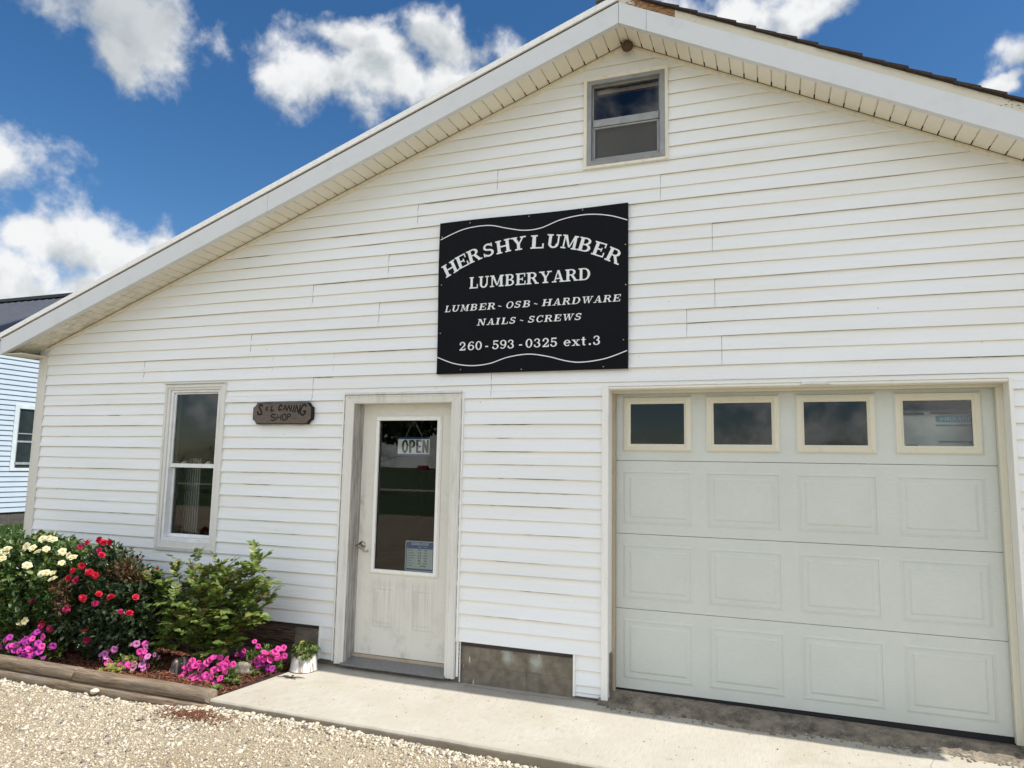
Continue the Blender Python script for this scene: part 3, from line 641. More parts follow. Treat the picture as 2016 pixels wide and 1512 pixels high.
def course(k, a0, a1, b0, b1, za, zb_, off, under):
    """strip from x a0..b0 at its foot and a1..b1 at its head, between za and zb_"""
    n_ = max(1, int((max(b0, b1)-min(a0, a1))/0.16)); z0 = k*e; base = len(sid.v)
    for i in range(n_+1):
        s_ = i/n_; xb_ = a0+(b0-a0)*s_; xt = a1+(b1-a1)*s_
        zz = za + (zwob(xb_, k) if under else 0)
        f0, f1 = (za-z0)/e, (zb_-z0)/e; w0 = wob(xb_, k)
        sid.v += [(xb_, -0.002, zz+ZO+0.001), (xb_, prof(f0, k)+off+w0, zz+ZO), (xb_, prof(f0, k)+off+w0-0.0002, zz+ZO+0.004), (0.5*(xb_+xt), prof(0.5*(f0+f1), k)+off+w0*0.6, (za*0.5+zb_*0.5)+ZO), (xt, prof(f1)+off, zb_+ZO)]
        LAP.extend([0.78, max(0, f0), max(0, f0), 0.5*(f0+f1), f1])
    for i in range(n_):
        q = base+i*5
        for r in range(0 if under else 1, 4): sid.f.append((q+r, q+5+r, q+6+r, q+1+r)); sid.mi.append(0)
    for q in (base, base+n_*5):
        sid.f.append((q, q+1, q+2, q+3) if q == base else (q+3, q+2, q+1, q)); sid.mi.append(0)
for k in range(-21, 27):
    z0, z1 = k*e, (k+1)*e
    if z0 > PZ-0.02: break
    brk = sorted({z0, min(z1, PZ-0.004)} | {q for o_ in OPEN for q in (o_[2], o_[3]) if z0+0.004 < q < z1-0.004} | {q for q in (-2.085, -2.108) if z0+0.003 < q < z1-0.003})
    for za, zb_ in zip(brk[:-1], brk[1:]):
        zm = 0.5*(za+zb_); xa, xb = xlim(za); xa1, xb1 = xlim(zb_)
        cuts = [(xa, xb)]
        for (p0, p1, q0, q1) in OPEN:
            if q0 < zm < q1:
                nc = []
                for (u0, u1) in cuts:
                    if p1 <= u0 or p0 >= u1: nc.append((u0, u1)); continue
                    if p0 > u0: nc.append((u0, p0))
                    if p1 < u1: nc.append((p1, u1))
                cuts = nc
        splits = [-3.49, -1.37]
        for (u0, u1) in cuts:
            ps = [u0] + [s_ for s_ in splits if u0 < s_ < u1] + [u1]
            for p0, p1 in zip(ps[:-1], ps[1:]):
                if zm < zmin(0.5*(p0+p1)): continue
                sm = sorted(s_ for s_, kk in SEAMS if p0+0.05 < s_ < p1-0.05 and kk <= k < kk+2)
                qs = [p0]+sm+[p1]
                for j_, (c0, c1) in enumerate(zip(qs[:-1], qs[1:])):
                    d0 = xa1 if (c0 == xa) else c0; d1 = xb1 if (c1 == xb) else c1
                    if j_ > 0: c0 = d0 = c0+0.0022
                    off = -0.0016*(j_ % 2 == 0) if sm else 0.0
                    under = abs(za-z0) < 1e-6 or za in (-2.085, -2.108)
                    course(k, c0, min(d0, d1), c1, max(d0, d1), za, zb_, off, under)
# grime, open laps and painted lap shade: thin dark runs right under the locks
sid.mat = 1; 
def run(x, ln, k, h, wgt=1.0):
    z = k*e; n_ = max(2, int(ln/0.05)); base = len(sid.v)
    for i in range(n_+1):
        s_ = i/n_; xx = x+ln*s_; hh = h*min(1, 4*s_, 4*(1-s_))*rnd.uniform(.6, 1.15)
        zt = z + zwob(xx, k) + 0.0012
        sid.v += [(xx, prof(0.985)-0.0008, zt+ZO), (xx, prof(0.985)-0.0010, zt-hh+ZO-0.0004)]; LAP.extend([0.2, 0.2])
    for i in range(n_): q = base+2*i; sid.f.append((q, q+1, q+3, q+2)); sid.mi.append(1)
def crease(x0, x1, k):  # thin strip painting the shade line below a lap
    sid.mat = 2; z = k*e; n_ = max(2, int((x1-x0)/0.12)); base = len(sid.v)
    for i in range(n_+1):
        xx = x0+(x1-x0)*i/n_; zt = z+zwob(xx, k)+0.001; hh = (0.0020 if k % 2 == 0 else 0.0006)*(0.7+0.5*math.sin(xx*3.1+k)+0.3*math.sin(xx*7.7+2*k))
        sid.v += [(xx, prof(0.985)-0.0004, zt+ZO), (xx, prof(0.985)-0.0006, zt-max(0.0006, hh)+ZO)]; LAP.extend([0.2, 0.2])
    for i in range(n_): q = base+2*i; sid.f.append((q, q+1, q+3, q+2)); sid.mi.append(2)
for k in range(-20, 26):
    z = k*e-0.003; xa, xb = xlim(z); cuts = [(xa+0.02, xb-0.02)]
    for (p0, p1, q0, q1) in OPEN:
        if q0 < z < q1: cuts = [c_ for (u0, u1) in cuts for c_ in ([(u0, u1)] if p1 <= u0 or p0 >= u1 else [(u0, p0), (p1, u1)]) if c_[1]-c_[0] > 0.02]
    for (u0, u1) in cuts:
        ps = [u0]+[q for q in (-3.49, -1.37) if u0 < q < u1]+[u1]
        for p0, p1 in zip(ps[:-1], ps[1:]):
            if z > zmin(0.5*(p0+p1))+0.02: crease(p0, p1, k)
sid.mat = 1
def inopen(x, z, pad=0.02): return any(p0-pad < x < p1+pad and q0-0.02 < z < q1+0.02 for p0, p1, q0, q1 in OPEN)
for k in range(-18, 20, 1):
    z = k*e
    if z > 1.75: break
    for _ in range(9 if k % 2 == 0 else 3):
        ln = rnd.choice([0.15, 0.3, 0.5, 0.9, 1.3]); x = rnd.uniform(-6.8, 2.2)
        while ln > 0.1 and (inopen(x, z) or inopen(x+ln, z) or inopen(x+ln*.5, z) or x+ln > xlim(z)[1]-0.05 or x < xlim(z)[0]+0.05): x = rnd.uniform(-6.8, 2.2); ln *= 0.8
        if ln > 0.1 and z > zmin(x)+0.03 and z > zmin(x+ln)+0.03: run(x, ln, k, rnd.choice([0.003, 0.0045, 0.006]) if z < 0.3 or rnd.random() < .4 else 0.0025)
for k in range(-16, 3, 2):
    x = -2.05+rnd.uniform(-.12, .2); run(x, rnd.uniform(.42, .72), k, rnd.choice([.005, .007]))
    if k < 0: x = -6.55+rnd.uniform(-.2, .25); run(x, rnd.uniform(.5, 1.0), k, rnd.choice([.004, .006])); x = -4.5+rnd.uniform(0, .25); run(x, rnd.uniform(.35, .75), k, rnd.choice([.004, .006]))
for _ in range(46):
    x = rnd.uniform(-4.5, 1.3); k = rnd.randint(-17, 10); f = rnd.uniform(.1, .95); z = (k+f)*e
    if inopen(x, z, .06) or z < zmin(x)+0.02: continue
    r_ = rnd.uniform(0.0014, 0.0034); y_ = prof(f, k)-0.0022
    bse = len(sid.v); sid.v += [(x+r_*math.cos(a), y_, z+ZO+r_*math.sin(a)) for a in np.linspace(0, 2*math.pi, 7)[:-1]]; sid.f.append(tuple(bse+i for i in range(6))); sid.mi.append(1); LAP.extend([0.2]*6)
sid.build('siding', ['vinyl_siding', 'siding_grime', 'crease_shade'], shop, attr={'lap': LAP})
# corner post, J-trims and the strip ends by the doors
b = MB(); b.box(-6.99, -6.885, -0.020, 0.10, ZO-1.86, ZO+0.565); b.box(-7.005, -6.99, -0.020, 0.10, ZO-1.86, ZO+0.565); b.build('corner_post', 'corner_post', shop, bevel=0.004)
b = MB(); b.add([(-3.505, -0.024, ZO-2.09), (-3.488, -0.026, ZO-2.09), (-3.488, -0.022, ZO-1.828), (-3.496, -0.022, ZO-1.828)], [(0,1,2,3)]); b.box(-3.497, -3.489, -0.021, 0.002, ZO-2.088, ZO-1.829)
b.build('trim_channel', 'trim_white', shop, bevel=0.002)
b = MB(); b.box(-1.376, -1.360, -0.026, 0.002, ZO-2.108, ZO-1.830); b.build('trim_channel', 'trim_white', shop, bevel=0.002)
b = MB()
for i in range(8):
    z = ZO-1.845-i*0.032; b.box(-2.262, -2.259, -0.010, 0.002, z-0.022, z)
b.build('nailing_slot', 'edge_dark', shop)
b = MB(); b.box(-2.283, -2.264, -0.012, 0.002, ZO-2.085, ZO-1.83); b.box(-2.257, -2.250, -0.009, 0.002, ZO-2.12, ZO-1.83); b.build('nailing_flange', 'trim_white', shop)
# foundation: concrete blocks with recessed joints, old planks on the left
b = MB()
def blocks(x0, x1, zrows, y=0.012, off=0.0):
    for r_, (z0, z1) in enumerate(zrows):
        xs_ = [x0] + [q for q in np.arange(-12, 8, 0.40)+(0.07 if r_ % 2 == 0 else 0.27)+off if x0+0.02 < q < x1-0.02] + [x1]
        for q0, q1 in zip(xs_[:-1], xs_[1:]): b.box(q0+0.0012, q1-0.0012, y+rnd.uniform(0, .0008), y+0.15, z0+0.0012, z1-0.0012)
rows_ = [(ZO-2.0, ZO-1.80), (ZO-2.2, ZO-2.0)]
for a_ in ((-3.742, -3.30, rows_, 0.012), (-2.345, -1.14, rows_, 0.012), (1.33, 2.84, [(ZO-2.25, ZO-2.08)], 0.012), (-7.0, -3.742, [(ZO-2.25, ZO-2.06)], 0.03)):
    b = MB(); blocks(*a_); b.build('foundation', 'foundation_block', shop, bevel=0.0015)
for a_ in ((-7.0, -3.31, 0.0142, 0.16, ZO-2.3, ZO-1.805), (-2.34, -1.12, 0.0142, 0.16, ZO-2.3, ZO-1.805), (-3.305, -2.345, 0.01, 0.3, ZO-2.3, ZO-2.10), (1.30, 2.85, 0.02, 0.3, ZO-2.3, ZO-2.09)):
    b = MB(); b.box(*a_); b.build('footing', 'foundation_block', shop)
b = MB()
for (z0, z1, yy) in ((ZO-2.07, ZO-1.985, 0.012), (ZO-1.981, ZO-1.905, 0.004), (ZO-1.901, ZO-1.80, 0.008)): b.box(-6.95, -3.752, yy, 0.06, z0, z1)
b.build('skirt_plank', 'old_lumber', shop, bevel=0.004)
# gable trim, soffits, rake boards, roof
def slope_pts(side):
    return (-7.16 if side < 0 else 3.05)
def rake_mesh(side, zofs0, zofs1, y0, y1, xa=None, xb=None):
    """bar running along a rake, between two heights above the soffit line"""
    bb = MB(); xe = slope_pts(side) if xb is None else xb; xa_ = PX if xa is None else xa
    p_ = [(xa_, zsof(xa_)+zofs0+ZO), (xe, zsof(xe)+zofs0+ZO), (xe, zsof(xe)+zofs1+ZO), (xa_, zsof(xa_)+zofs1+ZO)]
    if side < 0: p_ = [p_[1], p_[0], p_[3], p_[2]]
    bb.prism(p_, y0, y1); return bb
for side in (-1, 1):
    end = XL if side < 0 else XR
    bb = rake_mesh(side, -0.036, -0.020, -0.030, 0.0, xb=end); rr2 = rake_mesh(side, -0.020, -0.002, -0.022, 0.0, xb=end); bb.add(rr2.v, rr2.f)
    bb.mat = 1; rr2 = rake_mesh(side, -0.0035, 0.0, -0.0235, -0.001, xb=end); bb.add(rr2.v, rr2.f)
    bb.build('frieze_trim', ['trim_cream', 'edge_dark'], shop)
    # soffit: ribbed strips running out from the wall
    bb = MB(); sl_ = SL if side < 0 else SR; c = 1/math.sqrt(1+sl_*sl_); s0 = 0.0; L_ = abs(slope_pts(side)-PX)/c; pr = []
    def P(s, d):   # point along the slope at distance s, pushed up by d (perpendicular)
        return (PX + side*s*c, PZ - sl_*s*c + d)
    s_ = 0.03; pr.append((0.0, 0.0))
    while s_ < L_:
        pr += [(s_, 0.0), (s_+0.001, 0.011), (s_+0.0095, 0.011), (s_+0.0105, 0.0)]; s_ += 0.1016
    pr.append((L_, 0.0)); base = 0; vs = []
    for (q, d) in pr:
        x_, z_ = P(min(q, L_), d); vs += [(x_, -0.001, z_+ZO), (x_, -OH+0.006, z_+ZO)]
    fs = [(2*i, 2*i+1, 2*i+3, 2*i+2) for i in range(len(pr)-1)]; bb.add(vs, fs); bb.mat = 1; s_ = 0.03
    while s_ < L_-0.02:
        x_, z_ = P(s_+0.005, 0.004); bb.box(x_-0.007, x_+0.007, -0.065, -0.004, z_+ZO-0.0005, z_+ZO+0.004); s_ += 0.1016
    bb.build('soffit', ['soffit_vinyl', 'edge_dark'], shop)
    # rake fascia in overlapping lengths
    cutsx = [PX, -4.02, -6.86, -7.16] if side < 0 else [PX, -0.80, 2.0, 3.05]
    bb = MB()
    for i, (x0, x1) in enumerate(zip(cutsx[:-1], cutsx[1:])):
        yo = -0.0012*(i % 2)
        xx0 = x0 + (0.0016*side if i else 0.0012*side)
        q = rake_mesh(side, -0.016, 0.145, -OH-0.018+yo, -OH+0.004, xx0, x1); bb.add(q.v, q.f)
        q = rake_mesh(side, -0.016, -0.010, -OH+0.0045, -OH+0.028, xx0, x1); bb.add(q.v, q.f)
    bb.build('rake_fascia', 'fascia_alu', shop, bevel=0.002)
rake_mesh(-1, 0.146, 0.158, -OH-0.012, -OH+0.004).build('rake_batten', 'shingle_brown', shop)
bb = rake_mesh(-1, 0.159, 0.206, -OH-0.030, -OH+0.028, xb=-7.22); bb.build('drip_edge', 'drip_edge', shop, bevel=0.001)
bb = rake_mesh(1, 0.147, 0.207, -OH-0.010, -OH+0.004); bb.build('rake_board', 'flaking_board', shop)
# eave return box at the low left corner, gutter end
b = MB(); b.box(-7.15, -6.895, -OH+0.010, 0.02, ZO+zsof(-7.15)-0.012, ZO+zsof(-7.15)-0.004); b.box(-7.02, -6.87, -0.026, 0.0, ZO+0.566, ZO+0.584); b.build('eave_return', 'trim_cream', shop, bevel=0.002)
b = MB(); b.box(-7.28, -7.17, -OH+0.02, 8.6, ZO+zsof(-7.16)+0.02, ZO+zsof(-7.16)+0.13); b.box(-7.19, -7.165, -OH+0.0, 8.6, ZO+zsof(-7.16)-0.012, ZO+zsof(-7.16)+0.15); b.build('eave_gutter', 'nb_white', shop, bevel=0.004)
DEP = 8.6
for side in (-1, 1):
    sl_ = SL if side < 0 else SR; c = 1/math.sqrt(1+sl_*sl_); bb = MB(); L_ = abs((-7.22 if side < 0 else 3.12)-PX)/c; top = 0.170 if side < 0 else 0.209
    s_ = 0.06; i = 0
    while s_ < L_+0.06:
        s1 = min(s_, L_); sa = max(0, s_-0.30); y0 = (-OH+0.03 if side < 0 else -OH-0.026+rnd.uniform(-0.010, 0.006)); th = 0.012+rnd.uniform(0, 0.006)
        up = 0.012
        pa = (PX+side*sa*c, PZ-sl_*sa*c+top); pb = (PX+side*s1*c, PZ-sl_*s1*c+top+up)
        poly = [(pa[0], pa[1]+ZO-0.004), (pb[0], pb[1]+ZO-0.004), (pb[0], pb[1]+ZO+th), (pa[0], pa[1]+ZO+0.004)]
        if side < 0: poly = [poly[1], poly[0], poly[3], poly[2]]
        bb.prism(poly, y0, DEP); s_ += 0.142; i += 1
    bb.build('shingles', 'shingle_brown', shop)
b = MB()
for i in range(2):
    y0 = -OH-0.035+i*0.30; y1 = y0+0.33; zt = ZO+PZ+0.235+0.008*i
    for side, sl_, ln in ((-1, SL, 0.17), (1, SR, 0.14)):
        pa = (PX, zt); pb = (PX+side*ln, zt-sl_*ln); poly = [(pa[0], pa[1]), (pb[0], pb[1]), (pb[0], pb[1]+0.014), (pa[0], pa[1]+0.014)]
        if side < 0: poly = [poly[1], poly[0], poly[3], poly[2]]
        b.prism(poly, y0, y1)
y_ = 0.3
while y_ < DEP:
    b.box(PX-0.12, PX+0.10, y_, y_+0.3, ZO+PZ+0.195, ZO+PZ+0.232); y_ += 0.31
b.build('ridge_cap', 'shingle_grey', shop)
# roof deck keeps daylight out; side and back walls, inner floor
b = MB()
for side in (-1, 1):
    q = rake_mesh(side, 0.02, 0.16, 0.03, DEP-0.1, PX, XL-0.1 if side < 0 else XR+0.1); b.add(q.v, q.f)
b.build('roof_deck', 'dark_interior', shop)
for a_ in ((XL-0.03, XL+0.05, 0.11, DEP-0.4, -0.15, ZO+zsof(XL)+0.05), (XR-0.05, XR+0.02, 0.02, DEP-0.4, -0.15, ZO+zsof(XR)+0.10)):
    b = MB(); b.box(*a_); b.build('side_wall', 'vinyl_siding', shop)
b = MB(); b.prism([(XL, -0.15), (XR, -0.15), (XR, ZO+zsof(XR)), (PX, ZO+PZ), (XL, ZO+zsof(XL))], DEP-0.42, DEP-0.3); b.build('back_wall', 'dark_interior', shop)
b = MB(); b.box(XL+0.06, XR-0.06, 0.27, DEP-0.43, -0.1, 0.055); b.build('inner_floor', 'dark_interior', shop)
b = MB(); b.box(-1.9, -1.8, 0.12, DEP-0.43, 0.06, ZO+1.6); b.box(XL+0.06, XR-0.06, 0.12, DEP-0.43, ZO+0.62, ZO+0.66); b.build('partition', 'dark_interior', shop)
b = MB(); b.box(-5.62, -5.49, 0.40, 0.46, 0.06, ZO+0.6); b.build('wall_stud', 'stud_wood', shop)
b = MB()
for i in range(12): b.box(-5.31+i*0.014, -5.30+i*0.014, 0.30+0.012*(i % 2), 0.312+0.012*(i % 2), ZO-1.5, ZO-0.50)
b.build('curtain', 'curtain_grey', shop)

# --- window on the left
win = MB(); win.bevel_frame(-5.300, -4.602, ZO-1.325, ZO+0.175, 0.032, -0.026, -0.034, 0.0); win.frame(-5.268, -4.634, ZO-1.293, ZO+0.143, 0.030, -0.024, 0.004, 0.022, 0.048); win.box(-5.305, -4.597, -0.046, 0.0, ZO+0.1755, ZO+0.186)
win = win.build('window', 'trim_dirty', shop, bevel=0.002)
b = MB(); b.frame(-5.237, -4.665, ZO-1.244, ZO+0.120, 0.026, -0.012, 0.09, 0.022, 0.034); b.build('frame', 'window_vinyl', win, bevel=0.003)
b = MB(); b.frame(-5.210, -4.692, ZO-0.585, ZO+0.097, 0.016, 0.006, 0.034, 0.014, 0.036); b.build('sash', 'window_vinyl', win, bevel=0.003)
b = MB(); b.frame(-5.210, -4.692, ZO-1.209, ZO-0.552, 0.020, 0.040, 0.066, 0.03, 0.030); b.build('sash', 'window_vinyl', win, bevel=0.003)
for z0, z1, yy in ((ZO-0.549, ZO+0.083, 0.020), (ZO-1.179, ZO-0.582, 0.053)):
    b = MB(); b.quad((-5.195, yy, z0), (-4.707, yy, z0), (-4.707, yy, z1), (-5.195, yy, z1)); b.build('pane', 'glass_pane', win)
for x_ in (-5.08, -4.80):
    b = MB(); b.box(x_-0.028, x_+0.028, 0.030, 0.062, ZO-0.549, ZO-0.538); b.tube([(x_-0.02, 0.045, ZO-0.533), (x_+0.024, 0.036, ZO-0.528)], 0.005); b.build('sash_lock', 'window_vinyl', win, bevel=0.002)
# --- attic window
aw = MB(); aw.bevel_frame(-1.328, -0.690, ZO+1.730, ZO+2.458, 0.024, -0.030, -0.022, 0.0); aw = aw.build('window', 'trim_cream', shop, bevel=0.002)
b = MB(); b.bevel_frame(-1.304, -0.714, ZO+1.754, ZO+2.434, 0.036, -0.020, -0.030, 0.05); b.frame(-1.267, -0.751, ZO+1.791, ZO+2.397, 0.010, 0.0, 0.05); b.build('frame', 'alu_grey', aw, bevel=0.002)
b = MB(); b.box(-1.258, -0.760, -0.012, 0.03, ZO+2.062, ZO+2.118); b.frame(-1.257, -0.761, ZO+1.801, ZO+2.060, 0.014, -0.004, 0.012); b.build('sash', 'alu_grey', aw, bevel=0.003)
b = MB(); b.quad((-1.257, 0.02, ZO+2.118), (-0.761, 0.02, ZO+2.118), (-0.761, 0.02, ZO+2.387), (-1.257, 0.02, ZO+2.387)); b.build('pane', 'glass_pane', aw)
b = MB(); b.quad((-1.257, 0.035, ZO+1.801), (-0.761, 0.035, ZO+1.801), (-0.761, 0.035, ZO+2.062), (-1.257, 0.035, ZO+2.062)); b.build('pane', 'glass_pane', aw)
b = MB(); b.quad((-1.243, 0.004, ZO+1.815), (-0.775, 0.004, ZO+1.815), (-0.775, 0.004, ZO+2.046), (-1.243, 0.004, ZO+2.046)); b.build('insect_screen', 'insect_screen', aw)
b = MB(); b.box(-1.24, -0.775, 0.06, 0.09, ZO+2.355, ZO+2.385); b.build('blind_rail', 'stud_wood', aw)
# --- entry door
dr = MB(); DY = 0.085
dr.box(-3.262, -2.405, DY, DY+0.045, ZO-2.030, ZO-1.388); dr.box(-3.262, -3.110, DY, DY+0.045, ZO-1.388, ZO-0.018); dr.box(-2.498, -2.405, DY, DY+0.045, ZO-1.388, ZO-0.018); dr.box(-3.110, -2.498, DY, DY+0.045, ZO-0.130, ZO-0.018)
for x0, x1 in ((-3.073, -2.878), (-2.712, -2.520)):
    dr.bevel_frame(x0, x1, ZO-1.815, ZO-1.497, 0.016, DY-0.0005, DY-0.0045, DY+0.0003); dr.bevel_frame(x0+0.030, x1-0.030, ZO-1.785, ZO-1.527, 0.014, DY-0.0005, DY-0.0042, DY+0.0003); dr.box(x0+0.044, x1-0.044, DY-0.0042, DY+0.001, ZO-1.771, ZO-1.541)
dr = dr.build('door', 'door_skin', shop, bevel=0.0015)
b = MB(); b.bevel_frame(-3.110, -2.498, ZO-1.400, ZO-0.124, 0.014, DY-0.004, DY-0.018, DY-0.001); b.frame(-3.096, -2.512, ZO-1.386, ZO-0.138, 0.026, DY-0.018, DY+0.004); b.build('glass_frame', 'trim_white', dr, bevel=0.003)
b = MB(); b.quad((-3.072, DY+0.008, ZO-1.364), (-2.536, DY+0.008, ZO-1.364), (-2.536, DY+0.008, ZO-0.162), (-3.072, DY+0.008, ZO-0.162)); b.build('pane', 'glass_pane', dr)
# casing: left jamb is bare grey wood, the rest clad
b = MB()
def casing(bb, x0, x1, z0, z1, horiz=False):
    pr = [(0.0, -0.022), (0.10, -0.034), (0.22, -0.034), (0.28, -0.028), (0.72, -0.024), (0.78, -0.030), (1.0, -0.026)]
    return pr
for (xo, xi) in ((-3.345, -3.258), (-2.290, -2.372)):
    pr = casing(b, 0, 0, 0, 0); vs = []
    zt_o, zt_i = ZO+0.042, ZO-0.028; zb_c = ZO-2.100
    for f_, yy in pr:
        xx = xo+(xi-xo)*f_; zt = zt_o+(zt_i-zt_o)*f_; vs += [(xx, yy, zb_c), (xx, yy, zt)]
    vs += [(xi, DY-0.005, zb_c), (xi, DY-0.005, zt_i), (xo, 0.0, zb_c), (xo, 0.0, zt_o)]; n_ = len(pr)
    fs = [(2*i, 2*i+2, 2*i+3, 2*i+1) for i in range(n_-1)] + [(2*n_-2, 2*n_, 2*n_+1, 2*n_-1), (2*n_+2, 0, 1, 2*n_+3), tuple([2*i for i in range(n_)]+[2*n_, 2*n_+2])]
    b.add(vs, fs)
pr = casing(b, 0, 0, 0, 0); vs = []
for f_, yy in pr:
    zt = ZO+0.042+(-0.070)*f_; vs += [(-3.345+0.087*f_+0.001, yy, zt), (-2.290-0.082*f_-0.001, yy, zt)]
vs += [(-3.257, DY-0.005, ZO-0.028), (-2.373, DY-0.005, ZO-0.028), (-3.344, 0.0, ZO+0.042), (-2.291, 0, ZO+0.042)]; n_ = len(pr)
b.add(vs, [(2*i, 2*i+1, 2*i+3, 2*i+2) for i in range(n_-1)] + [(2*n_-2, 2*n_-1, 2*n_+1, 2*n_), (2*n_+2, 2*n_+3, 1, 0)])
b.box(-3.347, -2.288, -0.040, 0.0, ZO+0.043, ZO+0.060)
b.build('casing', 'trim_dirty', dr)
for (x0, x1, g0, g1, zlo) in ((-3.366, -3.3525, -3.352, -3.3455, -2.085), (-2.283, -2.2695, -2.2895, -2.2835, -1.829)):
    b = MB(); b.box(x0, x1, -0.025, 0.0, ZO+zlo, ZO+0.050); b.mat = 1; b.box(g0, g1, -0.012, 0.0, ZO+zlo, ZO+0.045); b.build('edge_channel', ['trim_white', 'siding_grime'], dr)
b = MB(); b.box(-3.2575, -3.245, -0.018, DY+0.05, ZO-2.085, ZO-0.030); b.box(-3.244, -3.228, DY-0.022, DY-0.001, ZO-2.03, ZO-0.034); b.build('jamb', 'grey_wood', dr)
b = MB(); b.box(-2.4045, -2.373, DY-0.02, DY+0.05, ZO-2.085, ZO-0.030); b.box(-3.244, -2.405, DY-0.02, DY+0.05, ZO-0.0165, ZO+0.0); b.build('jamb', 'trim_dirty', dr)
b = MB(); b.add([(-3.275, -0.045, ZO-2.088), (-2.365, -0.045, ZO-2.088), (-2.365, DY-0.004, ZO-2.058), (-3.243, DY-0.004, ZO-2.058), (-3.275, -0.045, ZO-2.102), (-2.365, -0.045, ZO-2.102), (-2.365, DY, ZO-2.102), (-3.243, DY, ZO-2.102)], [(0,1,2,3),(4,5,1,0),(5,6,2,1),(7,4,0,3)]); b.build('threshold', 'alu_sill', dr, bevel=0.002)
b = MB(); b.box(-3.243, -2.406, DY-0.004, DY+0.04, ZO-2.060, ZO-2.034); b.build('door_sweep', 'stop_tan', dr)
b = MB(); b.lathe([(0.0001, 0.013), (0.014, 0.013), (0.018, 0.0115), (0.026, 0.008), (0.031, 0.004), (0.033, 0.0)], (-3.193, DY-0.001, ZO-1.182), 28, 'y'); b.tube([(-3.193, DY-0.012, ZO-1.182), (-3.193, DY-0.046, ZO-1.182)], 0.0115, 14)
b.tube([(-3.214, DY-0.050, ZO-1.180), (-3.193, DY-0.056, ZO-1.184), (-3.165, DY-0.056, ZO-1.200), (-3.138, DY-0.052, ZO-1.222), (-3.120, DY-0.048, ZO-1.226), (-3.110, DY-0.040, ZO-1.214)], [0.009, 0.012, 0.0085, 0.0075, 0.0075, 0.006], 12); b.build('handle', 'nickel', dr, smooth=True)
# --- vehicle door
GY = 0.150
gd = MB(); zs = [ZO-2.062, ZO-1.512, ZO-0.986, ZO-0.460, ZO+0.045]; GX0, GX1 = -1.130, 1.300
cx = [-0.807, -0.218, 0.373, 0.970]
for r_ in range(4):
    z0, z1 = zs[r_]+0.0016, zs[r_+1]-0.0016
    if r_ < 3:
        gd.box(GX0, GX1, GY, GY+0.04, z0, z1)
        hz0, hz1 = (z0+0.068, z1-0.068); 
        for c_ in cx:
            x0, x1 = c_-0.247, c_+0.243
            gd.bevel_frame(x0, x1, hz0, hz1, 0.016, GY-0.0006, GY-0.0048, GY+0.0002); gd.bevel_frame(x0+0.045, x1-0.045, hz0+0.045, hz1-0.045, 0.012, GY-0.0006, GY-0.0048, GY+0.0002)
            gd.box(x0+0.057, x1-0.057, GY-0.0046, GY+0.001, hz0+0.057, hz1-0.057)
    else:
        gd.box(GX0, GX1, GY, GY+0.04, z0, ZO-0.345); gd.box(GX0, GX1, GY, GY+0.04, ZO-0.045, z1); xs_ = [GX0]+sum([[c_-0.196, c_+0.196] for c_ in cx], [])+[GX1]
        for i in range(0, len(xs_), 2): gd.box(xs_[i], xs_[i+1], GY, GY+0.04, ZO-0.345, ZO-0.045)
gd = gd.build('garage_door', 'garage_skin', shop, bevel=0.002)
for c_ in cx:
    b = MB(); b.bevel_frame(c_-0.252, c_+0.248, ZO-0.398, ZO+0.014, 0.012, GY-0.001, GY-0.006, GY-0.0005); b.build('panel_emboss', 'garage_skin', gd)
    b = MB(); b.bevel_frame(c_-0.240, c_+0.238, ZO-0.386, ZO-0.001, 0.030, GY-0.012, GY-0.020, GY-0.001); b.bevel_frame(c_-0.210, c_+0.208, ZO-0.356, ZO-0.031, 0.017, GY-0.020, GY-0.006, GY-0.001); wf = b.build('window_frame', 'yellowed_plastic', gd, bevel=0.002)
    b = MB(); b.quad((c_-0.193, GY+0.006, ZO-0.339), (c_+0.191, GY+0.006, ZO-0.339), (c_+0.191, GY+0.006, ZO-0.048), (c_-0.193, GY+0.006, ZO-0.048)); b.build('pane', 'glass_pane', gd)
b = MB(); b.prism([(GX0, ZO-2.088), (GX1, ZO-2.112), (GX1, ZO-2.0605), (GX0, ZO-2.0605)], GY+0.002, GY+0.03); b.build('bottom_seal', 'rubber_black', gd)
# opening: white cladding, stops in yellowed vinyl
b = MB(); b.box(-1.175, -1.127, -0.030, 0.0, ZO-2.113, ZO+0.068); b.box(1.322, 1.345, -0.030, 0.0, ZO-2.150, ZO+0.068); b.box(-1.127, 1.322, -0.026, 0.0, ZO+0.050, ZO+0.066); b.box(-1.127, 1.322, -0.034, 0.0, ZO+0.0665, ZO+0.076); b.build('opening_trim', 'trim_white', shop, bevel=0.003)
b = MB(); b.box(-1.135, -1.1265, -0.024, 0.125, ZO-2.112, ZO+0.047); b.box(1.3225, 1.333, -0.024, 0.125, ZO-2.148, ZO+0.047); b.box(-1.1264, 1.3224, -0.022, 0.125, ZO+0.047, ZO+0.0495); b.build('opening_jamb', 'trim_white', shop)
b = MB(); b.box(-1.1264, 1.3224, 0.100, GY-0.008, ZO+0.028, ZO+0.0468); b.box(1.285, 1.3224, 0.100, GY-0.008, ZO-2.09, ZO+0.028); b.build('door_stop', 'yellowed_plastic', shop, bevel=0.002)
b = MB(); b.box(-1.1264, -1.104, 0.098, GY-0.008, ZO-2.085, ZO+0.0275); b.build('door_stop', 'stop_tan', shop, bevel=0.002)
